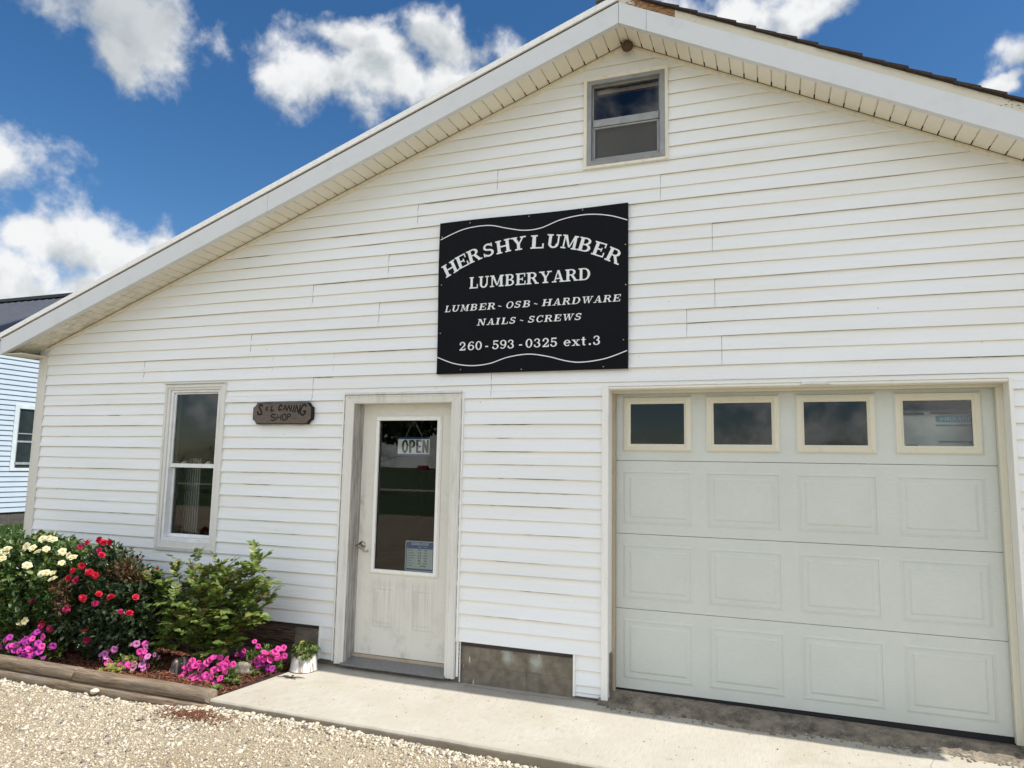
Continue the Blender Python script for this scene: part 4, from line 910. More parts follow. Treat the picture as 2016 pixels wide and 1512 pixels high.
b = MB(); b.add([(0.16, -0.046, ZO+0.054), (0.34, -0.040, ZO+0.052), (0.33, -0.036, ZO+0.067), (0.17, -0.040, ZO+0.069), (0.16, -0.03, ZO+0.052), (0.34, -0.03, ZO+0.051), (0.33, -0.03, ZO+0.067), (0.17, -0.03, ZO+0.069)], [(0,1,2,3),(4,0,3,7),(1,5,6,2),(3,2,6,7),(4,5,1,0)]); b.build('bent_cladding', 'trim_dirty', shop)

# ------------------------------------------------------------------ lettering
VS, HS, SH = 0.235, 0.115, 0.10
def rc(x0, y0, x1, y1): return [[(x0, y0), (x1, y0), (x1, y1), (x0, y1)]]
def pl(*p): return [list(p)]
def arc(cx, cy, rx, ry, tx, ty, a0, a1, n=16):
    out = []
    for i in range(n):
        A, B = R(a0+(a1-a0)*i/n), R(a0+(a1-a0)*(i+1)/n); q = []
        for a in (A, B): q.append(((cx+rx*math.cos(a), cy+ry*math.sin(a)), (cx+(rx-tx)*math.cos(a), cy+(ry-ty)*math.sin(a))))
        out.append([q[0][0], q[1][0], q[1][1], q[0][1]])
    return out
def serif(x0, x1, top=True, bot=True, ex=0.10):
    o = []
    if bot: o += rc(x0-ex, 0, x1+ex, SH)
    if top: o += rc(x0-ex, 1-SH, x1+ex, 1)
    return o
def stem(x, w_=VS, top=True, bot=True, ex=0.10): return rc(x, 0, x+w_, 1) + serif(x, x+w_, top, bot, ex)
G = {}
G['H'] = (1.08, stem(.10)+stem(.765)+rc(.3, .45, .78, .56))
G['E'] = (0.92, stem(.10)+rc(.3, .905, .84, 1)+rc(.75, .68, .84, .91)+rc(.3, .45, .62, .55)+rc(.56, .36, .64, .64)+rc(.3, 0, .88, .095)+rc(.79, .09, .88, .34))
G['R'] = (1.06, stem(.10)+arc(.50, .735, .36, .265, .20, .095, -90, 90)+rc(.3, .905, .5, 1)+rc(.3, .47, .5, .565)+pl((.46, .50), (.68, .50), (.96, .06), (.74, .06))+rc(.72, 0, 1.06, SH))
G['S'] = (0.80, arc(.40, .735, .31, .275, .15, .13, 25, 272)+arc(.40, .28, .35, .29, .165, .13, 95, -158)+rc(.63, .70, .72, .98)+rc(.05, .03, .14, .32))
G['Y'] = (1.06, pl((.10, .95), (.36, .95), (.64, .45), (.43, .45))+pl((.80, .95), (.92, .95), (.64, .45), (.52, .45))+rc(.425, 0, .64, .5)+rc(-.02, 1-SH, .46, 1)+rc(.66, 1-SH, 1.08, 1)+rc(.29, 0, .78, SH))
G['L'] = (0.90, stem(.10)+rc(.3, 0, .86, .10)+rc(.76, .09, .86, .36))
G['U'] = (1.06, rc(.12, .32, .335, 1)+rc(.76, .32, .88, 1)+arc(.50, .33, .38, .34, .20, .12, 180, 360)+rc(.0, 1-SH, .44, 1)+rc(.64, 1-SH, 1.0, 1))
G['M'] = (1.30, rc(.14, 0, .25, 1)+rc(.90, 0, 1.115, 1)+pl((.14, 1), (.36, 1), (.70, .12), (.57, .12))+pl((.90, 1), (1.02, 1), (.69, .12), (.60, .12))+rc(.0, 0, .38, SH)+rc(.79, 0, 1.22, SH)+rc(.02, 1-SH, .36, 1)+rc(.92, 1-SH, 1.22, 1))
G['B'] = (1.00, stem(.10)+arc(.50, .755, .33, .245, .19, .095, -90, 90)+arc(.50, .275, .40, .275, .205, .10, -90, 90)+rc(.3, .905, .51, 1)+rc(.3, .455, .51, .55)+rc(.3, 0, .51, .095))
G['A'] = (1.10, pl((.47, 1), (.56, 1), (.26, .03), (.15, .03))+pl((.45, 1), (.64, 1), (.98, .03), (.76, .03))+rc(.26, .26, .80, .36)+rc(.0, 0, .40, SH)+rc(.64, 0, 1.12, SH))
G['D'] = (1.06, stem(.10)+arc(.48, .5, .53, .5, .215, .095, -90, 90)+rc(.3, .905, .49, 1)+rc(.3, 0, .49, .095))
G['O'] = (1.06, arc(.53, .5, .51, .52, .21, .095, 0, 360, 28))
G['C'] = (1.00, arc(.53, .5, .51, .52, .21, .10, 48, 312, 24)+rc(.80, .66, .89, 1.0)+rc(.82, .08, .90, .30))
G['W'] = (1.50, pl((.10, 1), (.31, 1), (.57, .02), (.42, .02))+pl((.73, .96), (.82, .96), (.56, .02), (.46, .02))+pl((.66, 1), (.87, 1), (1.12, .02), (.97, .02))+pl((1.27, .98), (1.37, .98), (1.11, .02), (1.02, .02))+rc(.0, 1-SH, .42, 1)+rc(.56, 1-SH, .96, 1)+rc(1.14, 1-SH, 1.50, 1))
G['N'] = (1.10, rc(.14, 0, .25, 1)+rc(.84, 0, .95, 1)+pl((.12, 1), (.38, 1), (.95, .0), (.76, .0))+rc(.0, 0, .39, SH)+rc(.70, 1-SH, 1.08, 1)+rc(.0, 1-SH, .3, 1))
G['I'] = (0.46, stem(.12))
G['0'] = (0.74, arc(.37, .5, .35, .51, .17, .10, 0, 360, 26))
G['2'] = (0.72, arc(.35, .68, .32, .33, .16, .11, 165, -35)+pl((.62, .50), (.46, .42), (.05, .04), (.12, .14))+pl((.47, .56), (.62, .50), (.24, .12), (.05, .08))+rc(.04, 0, .68, .14)+rc(.60, .10, .68, .30)+arc(.13, .70, .09, .09, .085, .085, 0, 360, 10))
G['3'] = (0.72, arc(.33, .74, .30, .265, .15, .10, 150, -92)+arc(.33, .285, .35, .295, .17, .10, 92, -155)+arc(.10, .24, .085, .085, .08, .08, 0, 360, 10)+arc(.12, .78, .075, .075, .07, .07, 0, 360, 10))
G['5'] = (0.72, rc(.12, .86, .64, 1)+rc(.12, .48, .22, .9)+arc(.33, .315, .36, .33, .17, .105, 135, -155)+arc(.10, .22, .085, .085, .08, .08, 0, 360, 10))
G['6'] = (0.74, arc(.38, .31, .34, .32, .16, .10, 0, 360, 24)+arc(.46, .42, .42, .58, .17, .09, 75, 190)+arc(.60, .87, .08, .08, .075, .075, 0, 360, 10))
G['9'] = (0.74, [[(.74-x, 1-y) for x, y in q] for q in G['6'][1]])
G['e'] = (0.72, arc(.36, .34, .34, .35, .17, .09, 0, 318, 20)+rc(.15, .31, .69, .40))
G['x'] = (0.80, pl((.06, .65), (.27, .65), (.72, .04), (.50, .04))+pl((.60, .65), (.70, .65), (.20, .04), (.10, .04))+rc(.0, .61, .36, .68)+rc(.48, .61, .78, .68)+rc(.0, 0, .33, .07)+rc(.44, 0, .82, .07))
G['t'] = (0.52, rc(.14, .12, .32, .92)+rc(.0, .60, .46, .68)+arc(.31, .17, .17, .18, .15, .09, 180, 330, 10))
G['.'] = (0.30, arc(.13, .11, .11, .11, .105, .105, 0, 360, 14))
G['-'] = (0.42, rc(.06, .28, .38, .42))
G['~'] = (0.52, [[(.04+.44*i/12, .36+.07*math.sin(2*math.pi*i/12)), (.04+.44*(i+1)/12, .36+.07*math.sin(2*math.pi*(i+1)/12)), (.04+.44*(i+1)/12, .46+.07*math.sin(2*math.pi*(i+1)/12)), (.04+.44*i/12, .46+.07*math.sin(2*math.pi*i/12))] for i in range(12)])
class Letters:
    """letters cut from thin film: every stroke a hair above the one before, so no two faces share a plane"""
    def __init__(s, org, y): s.b = MB(); s.org = org; s.y = y
    def put(s, ch, x, z, h, width=None, ang=0.0, shear=0.0, centre=False):
        gw, polys = G[ch]; sx_ = h if width is None else width/gw; ca, sa = math.cos(ang), math.sin(ang)
        for i, q in enumerate(polys):
            vs = []; yy = s.y - 0.00006*(i % 40)
            for (a, b_) in q:
                px_ = (a - (gw/2 if centre else 0))*sx_ + b_*h*shear; pz = (b_-(0.5 if centre else 0))*h
                vs.append((s.org[0]+x+px_*ca-pz*sa, yy, s.org[1]+z+px_*sa+pz*ca))
            ar = sum(vs[j][0]*vs[(j+1) % len(vs)][2]-vs[(j+1) % len(vs)][0]*vs[j][2] for j in range(len(vs)))
            if ar < 0: vs.reverse()
            s.b.add(vs, [tuple(range(len(vs)))])
    def ribbon(s, pts, wd):
        for (a, b_), (c, d) in zip(pts[:-1], pts[1:]):
            s.b.add([(s.org[0]+a, s.y, s.org[1]+b_-wd/2), (s.org[0]+c, s.y, s.org[1]+d-wd/2), (s.org[0]+c, s.y, s.org[1]+d+wd/2), (s.org[0]+a, s.y, s.org[1]+b_+wd/2)], [(0,1,2,3)])
def smooth_curve(pts, n=10):
    out = []
    P_ = [pts[0]]+pts+[pts[-1]]
    for i in range(1, len(P_)-2):
        for j in range(n):
            t_ = j/n; q = []
            for k in (0, 1):
                p0, p1, p2, p3 = P_[i-1][k], P_[i][k], P_[i+1][k], P_[i+2][k]
                q.append(0.5*((2*p1)+(-p0+p2)*t_+(2*p0-5*p1+4*p2-p3)*t_*t_+(-p0+3*p1-3*p2+p3)*t_**3))
            out.append(tuple(q))
    out.append(pts[-1]); return out
def font_text(txt, size, bold=0.0, sx_=1.0, shear=0.0, cspace=1.0, align='CENTER'):
    cu = bpy.data.curves.new('tmp', 'FONT'); cu.body = txt; cu.size = size; cu.offset = bold; cu.shear = shear; cu.space_character = cspace
    cu.align_x = align; cu.resolution_u = 4
    o = bpy.data.objects.new('tmp', cu); col.objects.link(o); bpy.context.view_layer.update()
    me = bpy.data.meshes.new_from_object(o.evaluated_get(bpy.context.evaluated_depsgraph_get()))
    vs = [(v.co.x*sx_, v.co.y) for v in me.vertices]; fs = [tuple(p_.vertices) for p_ in me.polygons]
    bpy.data.objects.remove(o); bpy.data.curves.remove(cu); bpy.data.meshes.remove(me)
    return vs, fs
def put_text(b, txt, cx, cz, y, h, width=None, bold=0.0, shear=0.0, align='CENTER', cspace=1.0):
    """built-in sans lettering fitted to a cap height and, if given, a width"""
    vs, fs = font_text(txt, 1.0, bold, 1.0, shear, cspace, align)
    x0, x1 = min(v[0] for v in vs), max(v[0] for v in vs); z0, z1 = min(v[1] for v in vs), max(v[1] for v in vs)
    kz = h/(z1-z0); kx = kz if width is None else width/(x1-x0)
    xo = (x0+x1)/2 if align == 'CENTER' else x0
    b.add([(cx+(x-xo)*kx, y, cz+(z-z0)*kz) for x, z in vs], fs)

# the big black sign
SX, SZ = -1.747, 0.810+ZO; SY = -0.032
sign = thing('store_sign', 'large black sign with white lumberyard lettering on the gable wall', 'sign', (SX, SY, SZ))
b = MB(); nX, nZ = 24, 18; grid = {}
def edge_w(i, j):  # panel slightly buckled, top edge a little wavy
    u_, v_ = i/nX, j/nZ
    x_ = -0.762+1.524*u_; z_ = -0.616+1.231*v_
    if j == nZ: z_ += 0.004*math.sin(u_*6.5+0.4)
    if i == 0: x_ += 0.006*math.sin(v_*4.5+1.2)-0.004
    return x_, z_, -0.0025*math.sin(u_*9)*math.sin(v_*7)
fr_ = [edge_w(i, j) for j in range(nZ+1) for i in range(nX+1)]
b.add([(SX+x_, SY-0.004+y_, SZ+z_) for x_, z_, y_ in fr_], [(j*(nX+1)+i, j*(nX+1)+i+1, (j+1)*(nX+1)+i+1, (j+1)*(nX+1)+i) for j in range(nZ) for i in range(nX)])
per = [i for i in range(nX)] + [j*(nX+1)+nX for j in range(nZ)] + [nZ*(nX+1)+nX-i for i in range(nX)] + [(nZ-j)*(nX+1) for j in range(nZ)]
b.add([(SX+fr_[q][0], SY-0.004+fr_[q][2], SZ+fr_[q][1]) for q in per]+[(SX+fr_[q][0], SY+0.016, SZ+fr_[q][1]) for q in per], [(i, i+len(per), (i+1) % len(per)+len(per), (i+1) % len(per)) for i in range(len(per))])
b.build('panel', 'sign_black', sign)
LT = Letters((SX, SZ), SY-0.0078)
for ch, (x, z) in zip('HERSHYLUMBER', [(-.669,.231),(-.564,.284),(-.460,.324),(-.341,.355),(-.217,.374),(-.090,.385),(.067,.384),(.200,.376),(.326,.356),(.445,.325),(.552,.281),(.663,.222)]):
    LT.put(ch, x, z, 0.106, {'H': .120, 'E': .101, 'R': .119, 'S': .099, 'Y': .122, 'L': .112, 'U': .118, 'M': .136, 'B': .112}[ch], -math.asin(x/1.483), 0, True)
def row(txt, xs_, z, h, gap, shear=0.0, low=None):
    for i, ch in enumerate(txt):
        wd = min(xs_[i+1]-xs_[i]-gap, G[ch][0]*h*1.26); LT.put(ch, xs_[i], z, h, wd, 0, shear)
row('LUMBERYARD', [-.494,-.415,-.320,-.194,-.106,-.018,.085,.186,.290,.393,.490], 0.055, 0.092, 0.004)
row('LUMBER~OSB~HARDWARE', [-.703,-.646,-.569,-.486-.0,-.410,-.340,-.255,-.185,-.117,-.049,.038,.108,.191,.266,.340,.414,.506,.578,.650,.715], -0.122, 0.052, 0.009, 0.22)
row('NAILS~SCREWS', [-.423,-.342,-.267,-.219,-.156,-.073,-.004,.061,.127,.202,.267,.361,.425], -0.244, 0.051, 0.009, 0.22)
row('260-593-0325', [-.567,-.494,-.429,-.349,-.289,-.226,-.163,-.070,-.018,.049,.115,.182], -0.435, 0.067, 0.008)if False else None
for ch, x in zip('260-593-0325ext.3', [-.567,-.496,-.431,-.352,-.289,-.226,-.163,-.074,-.018,.049,.115,.178,.282,.345,.416,.472,.506]): LT.put(ch, x, -0.436, 0.068, G[ch][0]*0.068*1.14)
LT.ribbon(smooth_curve([(-.759,.478),(-.555,.546),(-.345,.556),(-.183,.516),(-.044,.486),(.091,.491),(.243,.538),(.394,.558),(.512,.554),(.638,.529),(.759,.484)]), 0.0075)
LT.ribbon(smooth_curve([(-.757,-.482),(-.611,-.536),(-.458,-.558),(-.308,-.546),(-.161,-.503),(.004,-.485),(.156,-.507),(.305,-.547),(.422,-.560),(.594,-.540),(.757,-.487)]), 0.0075)
LT.b.build('lettering', 'sign_white', sign)
for x, z in [(-.748,.501),(-.504,.594),(-.007,.595),(.419,.599),(.744,.301),(.746,-.001),(.730,-.406),(.583,-.598),(-.049,-.599),(-.553,-.586),(-.738,-.290),(-.740,.104)]:
    b = MB(); b.lathe([(0.0001, 0.0085), (0.0035, 0.0082), (0.0045, 0.006), (0.0045, 0.004)], (SX+x, SY, SZ+z), 10, 'y'); b.build('screw', 'screw_steel', sign, smooth=True)

# little wooden sign
cs = thing('wooden_sign', 'small brown wooden caning shop sign with notched corners', 'sign', (-3.95, -0.03, ZO-0.105))
cx0, cx1, cz0, cz1 = -4.262, -3.652, ZO-0.198, ZO-0.013; nt = 0.042
def notched(x0, x1, z0, z1, n_):
    p_ = []
    for (cx_, cz_, a0) in ((x1, z0, 180), (x1, z1, 270), (x0, z1, 0), (x0, z0, 90)):
        for i in range(5):
            a = R(a0-90*i/4) ; p_.append((cx_+n_*0.95*math.cos(a)*(1), cz_+n_*0.95*math.sin(a)))
    return p_
def octo(x0, x1, z0, z1, n_, bow=0.10):
    p_ = []
    for (a, b_) in (((x1-n_, z0), (x1, z0+n_)), ((x1, z1-n_), (x1-n_, z1)), ((x0+n_, z1), (x0, z1-n_)), ((x0, z0+n_), (x0+n_, z0))):
        mx_, mz = (a[0]+b_[0])/2, (a[1]+b_[1])/2; cx_, cz_ = (x0+x1)/2, (z0+z1)/2; dx, dz = (cx_-mx_), (cz_-mz); l = math.hypot(dx, dz)
        p_ += [a, (mx_ + math.copysign(n_*bow, dx), mz + math.copysign(n_*bow, dz)), b_]
    return p_
b = MB(); b.prism(octo(cx0, cx1, cz0, cz1, nt), -0.050, -0.012); b.build('board', 'edge_dark', cs, bevel=0.002)
b = MB(); b.prism(octo(cx0+0.008, cx1-0.008, cz0+0.006, cz1-0.006, nt-0.002), -0.0545, -0.0495); b.build('face', 'sign_wood', cs, bevel=0.0015)
class Brush:
    def __init__(s, y): s.b = MB(); s.y = y; s.n = 0
    def stroke(s, pts, r_):
        pts = smooth_curve(pts, 6) if len(pts) > 2 else pts
        q = []
        for i, (x, z) in enumerate(pts):
            a = pts[max(0, i-1)]; c = pts[min(len(pts)-1, i+1)]; dx, dz = c[0]-a[0], c[1]-a[1]; l = math.hypot(dx, dz) or 1
            rr3 = r_*(1.0 if 0 < i < len(pts)-1 else 0.7); q.append(((x-dz/l*rr3, z+dx/l*rr3), (x+dz/l*rr3, z-dx/l*rr3)))
        yy = s.y-0.00008*s.n; s.n += 1
        for (a, b_), (c, d) in zip(q[:-1], q[1:]): s.b.add([(a[0], yy, a[1]), (b_[0], yy, b_[1]), (d[0], yy, d[1]), (c[0], yy, c[1])], [(0,1,2,3)])
br_ = Brush(-0.0555)
def sl_pt(a, c):   # board face coordinates measured across (0..1) and up (0..1)
    return (cx0+(cx1-cx0)*a, cz0+(cz1-cz0)*c)
def S_(lst, r_=0.0052): br_.stroke([sl_pt(a, c) for a, c in lst], r_*1.25)
S_([(.168,.80),(.155,.89),(.125,.90),(.112,.80),(.135,.68),(.158,.55),(.150,.47),(.118,.46),(.092,.50),(.096,.60)], .0068)
S_([(.250,.83),(.225,.72),(.235,.64),(.262,.68),(.240,.74),(.275,.78)], .0030); S_([(.225,.66),(.240,.60)], .0026)
S_([(.335,.87),(.318,.60)], .0072); S_([(.315,.61),(.368,.645)], .0064)
S_([(.505,.80),(.485,.885),(.462,.84),(.450,.72),(.460,.65),(.500,.67)], .0062)
S_([(.520,.63),(.560,.87)], .0060); S_([(.560,.87),(.588,.62)], .0066); S_([(.530,.70),(.575,.70)], .0042)
S_([(.592,.60),(.618,.87)], .0060); S_([(.618,.87),(.650,.60)], .0066); S_([(.650,.58),(.672,.88)], .0060)
S_([(.688,.54),(.716,.88)], .0066)
S_([(.722,.52),(.750,.88)], .0060); S_([(.750,.88),(.786,.48)], .0068); S_([(.786,.47),(.812,.88)], .0060)
S_([(.905,.78),(.895,.88),(.862,.87),(.826,.70),(.815,.52),(.845,.41),(.885,.45),(.900,.58),(.862,.57)], .0062)
br_.b.build('lettering', 'brush_black', cs); br_ = Brush(-0.0555)
S_([(.402,.42),(.375,.46),(.335,.43),(.330,.36),(.375,.30),(.402,.24),(.375,.17),(.325,.20)], .0042)
S_([(.436,.46),(.424,.17)], .0042); S_([(.496,.46),(.488,.17)], .0042); S_([(.428,.31),(.492,.32)], .0038)
S_([(.545,.46),(.518,.36),(.525,.22),(.552,.18),(.582,.28),(.575,.42),(.545,.46)], .0042)
S_([(.606,.44),(.602,.17)], .0042); S_([(.598,.45),(.648,.45),(.652,.36),(.606,.31)], .0040)
br_.b.build('lettering', 'brush_black', cs)

# OPEN card and hours card in the door glass
oc = thing('open_card', 'white OPEN card with blue edges hanging inside the door glass', 'sign', (-2.76, 0.10, ZO-0.37))
oy = DY+0.0145; ox0, ox1, oz0, oz1 = -2.906, -2.616, ZO-0.446, ZO-0.300
def tiltq(x, z): return (x+0.03*(z-(ZO-0.37))*0, oy, z)
b = MB(); b.box(ox0, ox1, oy, oy+0.0015, oz0+0.012, oz1-0.014); b.build('card', 'card_white', oc)
b = MB(); b.box(ox0+0.001, ox1, oy, oy+0.0015, oz1-0.0138, oz1+0.002); b.box(ox0+0.001, ox1, oy, oy+0.0015, oz0-0.003, oz0+0.0118); b.build('stripe', 'card_blue', oc)
b = MB(); OL = Letters((-2.886, oz0+0.021), oy-0.0012)
G['O_'] = (.52, arc(.26, .5, .25, .51, .155, .15, 0, 360, 24)); G['P_'] = (.54, rc(.02, 0, .20, 1)+arc(.24, .70, .27, .30, .155, .13, -90, 90)+rc(.18, .87, .25, 1)+rc(.18, .40, .25, .53))
G['E_'] = (.46, rc(.02, 0, .20, 1)+rc(.19, .86, .44, 1)+rc(.19, .43, .41, .57)+rc(.19, 0, .44, .14)); G['N_'] = (.56, rc(.02, 0, .19, 1)+rc(.37, 0, .54, 1)+pl((.02, 1), (.20, 1), (.54, 0), (.36, 0)))
for ch, x in (('O_', .016), ('P_', .083), ('E_', .146), ('N_', .202)): OL.put(ch, x, 0, 0.104, {'O_': .062, 'P_': .060, 'E_': .052, 'N_': .062}[ch])
b = OL.b; b.build('lettering', 'card_black', oc)
b = MB(); b.tube([(-2.84, oy+0.001, oz1), (-2.77, oy+0.003, ZO-0.165)], 0.0009, 5); b.tube([(-2.68, oy+0.001, oz1), (-2.765, oy+0.003, ZO-0.165)], 0.0009, 5); b.build('string', 'sign_white', oc)
hc = thing('hours_card', 'blue and white business hours card in the lower door glass', 'sign', (-2.67, 0.10, ZO-1.24))
hx0, hx1, hz0, hz1 = -2.802, -2.540, ZO-1.358, ZO-1.124; hy = DY+0.0138
def rrect(x0, x1, z0, z1, r_):
    p_ = []
    for cx_, cz_, a0 in ((x1-r_, z0+r_, -90), (x1-r_, z1-r_, 0), (x0+r_, z1-r_, 90), (x0+r_, z0+r_, 180)):
        p_ += [(cx_+r_*math.cos(R(a0+i*30)), cz_+r_*math.sin(R(a0+i*30))) for i in range(4)]
    return p_
b = MB(); b.prism(rrect(hx0, hx1, hz0, hz1, .012), hy, hy+0.0012); b.build('border', 'card_white', hc)
b = MB(); b.prism(rrect(hx0+.006, hx1-.004, hz0+.006, hz1-.006, .008), hy-0.0008, hy-0.0001); b.build('card', 'hours_blue', hc)
b = MB(); b.box(hx0+.014, hx1-.018, hy-0.0014, hy-0.0009, hz0+.020, hz1-.060); b.build('table', 'hours_paper', hc)
b = MB(); put_text(b, 'BUSINESS HOURS', (hx0+hx1)/2, hz1-.032, hy-0.0018, 0.020, 0.150, 0.012); put_text(b, 'OPEN', hx0+.130, hz1-.050, hy-0.0018, 0.008); put_text(b, 'CLOSE', hx0+.178, hz1-.050, hy-0.0018, 0.008); b.build('heading', 'card_white', hc)
b = MB()
for i, (dname, op, cl) in enumerate([('MONDAY', '8: 00', '4: 30'), ('TUESDAY', '8: 00', '4: 30'), ('WEDNESDAY', '8: 00', '4: 30'), ('THURSDAY', '8: 00', '4: 30'), ('FRIDAY', '8:00', '4:30'), ('SATURDAY', '8:00', '12: 00'), ('SUNDAY', '', 'CLOSED')]):
    z_ = hz1-.077-i*.0203; put_text(b, dname, hx0+.019, z_, hy-0.0020, 0.0095, None, 0.0, 0, 'LEFT', 1.0)
    if op: put_text(b, op, hx0+.128, z_, hy-0.0020, 0.0115, None, 0.03)
    put_text(b, cl, hx0+(.180 if cl != 'CLOSED' else .160), z_, hy-0.0020, 0.0115, None, 0.03)
b.build('lettering', 'hours_ink', hc)

# insulation packs seen through the last window of the vehicle door
ip = thing('insulation_pack', 'white plastic-wrapped insulation pack behind the right garage window', 'package', (0.95, 0.6, 0.0))
b = MB(); b.box(0.62, 1.34, 0.36, 0.86, 1.50, 2.045); ipb = b.build('wrap', 'wrap_white', ip, bevel=0.05)
b = MB(); b.box(0.70, 0.93, 0.345, 0.3595, 2.005, 2.020); b.box(0.97, 1.30, 0.345, 0.3595, 2.010, 2.026); b.build('band', 'wrap_dark', ip)
b = MB(); b.box(1.00, 1.262, 0.354, 0.3598, 1.957, 1.998); b.box(1.00, 1.262, 0.354, 0.3598, 1.930, 1.940); b.box(1.01, 1.262, 0.354, 0.3598, 1.822, 1.832); b.build('stripe', 'wrap_blue', ip)
b = MB(); put_text(b, 'INSULATION', 1.131, 1.966, 0.3532, 0.022, 0.215); b.build('lettering', 'card_white', ip)
b = MB(); put_text(b, 'R-11', 0.852, 1.764, 0.353, 0.022, 0.052, 0.02); b.box(0.818, 0.888, 0.354, 0.3598, 1.792, 1.805); b.build('stamp', 'wrap_dark', ip)

# nest under the peak
b = MB()
bm = bmesh.new(); bmesh.ops.create_icosphere(bm, subdivisions=4, radius=1.0)
for v_ in bm.verts:
    q = v_.co; k_ = 1+0.06*math.sin(9*q.x+3*q.z)*math.sin(8*q.y+2)+0.05*rnd.uniform(-1, 1); v_.co = Vector((q.x*0.043*k_, q.y*0.040*k_, q.z*0.042*k_))
me = bpy.data.meshes.new('wasp_nest'); bm.to_mesh(me); bm.free(); me.materials.append(MATS['nest_mud']); o = bpy.data.objects.new('wasp_nest', me); col.objects.link(o); o.location = (-0.985, -0.062, ZO+2.642)
tag(o, 'round brown nest stuck under the gable peak', 'nest')

# ------------------------------------------------------------------ timbers, stones, pot
def timber(name, x0, x1, yc, zc, w_, h, label, bend=0.0):
    b = MB(); n_ = 40; m_ = 20; prof_ = []
    for j in range(m_):
        a = 2*math.pi*j/m_; c_, s_ = math.cos(a), math.sin(a); prof_.append((math.copysign(abs(c_)**0.62, c_)*w_/2, math.copysign(abs(s_)**0.78, s_)*h/2))
    vs = []
    xs_ = [x0, x0+0.006]+[x0+(x1-x0)*i/(n_-2) for i in range(1, n_-2)]+[x1-0.006, x1]
    for i, x in enumerate(xs_):
        k_ = 0.93 if i in (0, n_) else 1.0
        for j, (py, pz) in enumerate(prof_):
            w0 = 1+0.025*math.sin(x*5+j*1.3)+0.012*math.sin(x*23+j*2.1); vs.append((x+(0.004*math.sin(j) if i in (0, n_) else 0), yc+py*k_*w0+bend*math.sin(x*1.3), zc+pz*k_*w0))
    fs = [(i*m_+j, i*m_+(j+1) % m_, (i+1)*m_+(j+1) % m_, (i+1)*m_+j) for i in range(n_) for j in range(m_)]
    fs += [tuple(reversed(range(m_))), tuple(n_*m_+j for j in range(m_))]
    b.add(vs, fs); o = b.build(name, 'landscape_timber', None, origin=((x0+x1)/2, yc, zc))
    for i, p_ in enumerate(o.data.polygons): p_.use_smooth = m_ <= i < (n_-1)*m_
    tag(o, label, 'timber', 'landscape timbers edging the flower bed')
timber('landscape_timber', -4.903, -3.655, -1.000, 0.012, 0.108, 0.086, 'upper weathered timber that ends at the concrete walk', 0.003)
timber('landscape_timber', -8.3, -4.909, -0.995, 0.014, 0.110, 0.088, 'upper weathered timber in front of the rose bushes', 0.003)
timber('landscape_timber', -8.3, -3.662, -1.018, -0.068, 0.112, 0.084, 'long lower timber half sunk in the gravel', 0.002)
def rock(name, loc, size, mat, label, seed, rot=0.0):
    r_ = random.Random(seed); bm = bmesh.new(); bmesh.ops.create_icosphere(bm, subdivisions=4, radius=1.0)
    ph = [r_.uniform(0, 6) for _ in range(6)]
    for v_ in bm.verts:
        q = v_.co.copy(); k_ = 1+0.10*math.sin(2.3*q.x+ph[0])*math.sin(2.7*q.y+ph[1])+0.07*math.sin(5*q.z+ph[2]+2*q.x)+0.03*math.sin(11*q.x+ph[3])*math.sin(9*q.y+ph[4])+r_.uniform(-.008, .008); v_.co = Vector((q.x*size[0]*k_, q.y*size[1]*k_, q.z*size[2]*k_))
    me = bpy.data.meshes.new(name); bm.to_mesh(me); bm.free(); me.materials.append(MATS[mat]); me.polygons.foreach_set('use_smooth', [True]*len(me.polygons))
    o = bpy.data.objects.new(name, me); col.objects.link(o); o.location = loc; o.rotation_euler = (0.1, -0.15, rot); tag(o, label, 'rock'); return o
rock('rock', (-3.905, -0.425, 0.022), (0.090, 0.060, 0.052), 'boulder', 'tan rounded rock among the pink petunias near the walk', 3, 0.2)
rock('rock', (-4.33, -0.600, 0.026), (0.088, 0.060, 0.075), 'seamed_stone', 'dark stone with a pale seam left of the pink petunias', 5, 0.9)
rock('pebble', (-4.62, -1.095, GZ+0.016), (0.030, 0.022, 0.020), 'gravel_stone', 'egg-sized cream pebble lying against the lower timber', 8, 0.5)
pot = thing('planter_pot', 'chipped white enamel pot with rusty rim on the walk', 'pot', (-3.502, -0.190, 0.0))
b = MB(); b.lathe([(0.1065, 0.0005), (0.110, 0.004), (0.109, 0.010), (0.104, 0.016), (0.101, 0.05), (0.096, 0.085), (0.089, 0.110), (0.083, 0.121), (0.078, 0.124), (0.076, 0.118), (0.074, 0.09)], (-3.502, -0.190, 0.0), 48); b.build('pot_body', 'chipped_enamel', pot, smooth=True)
b = MB(); b.lathe([(0.0001, 0.112), (0.05, 0.113), (0.0765, 0.108)], (-3.502, -0.190, 0.0), 24); b.build('soil', 'bed_soil', pot)
def rosette(c, r_, n, tilt, Ps, Ds, Us, Ls, Ws):
    ax = Vector(tilt).normalized(); t1 = ax.orthogonal().normalized(); t2 = ax.cross(t1)
    for i in range(n):
        a = i*2.39996; f = math.sqrt((i+1)/n); el = R(80-70*f); d = (t1*math.cos(a)+t2*math.sin(a))*math.cos(el)+ax*math.sin(el)
        Ps.append(Vector(c)+d*0.004); Ds.append(d); Us.append(ax); Ls.append(r_*(0.45+0.6*f)); Ws.append(r_*0.34)
Ps, Ds, Us, Ls, Ws = [], [], [], [], []
pc = Vector((-3.502, -0.190, 0.118))
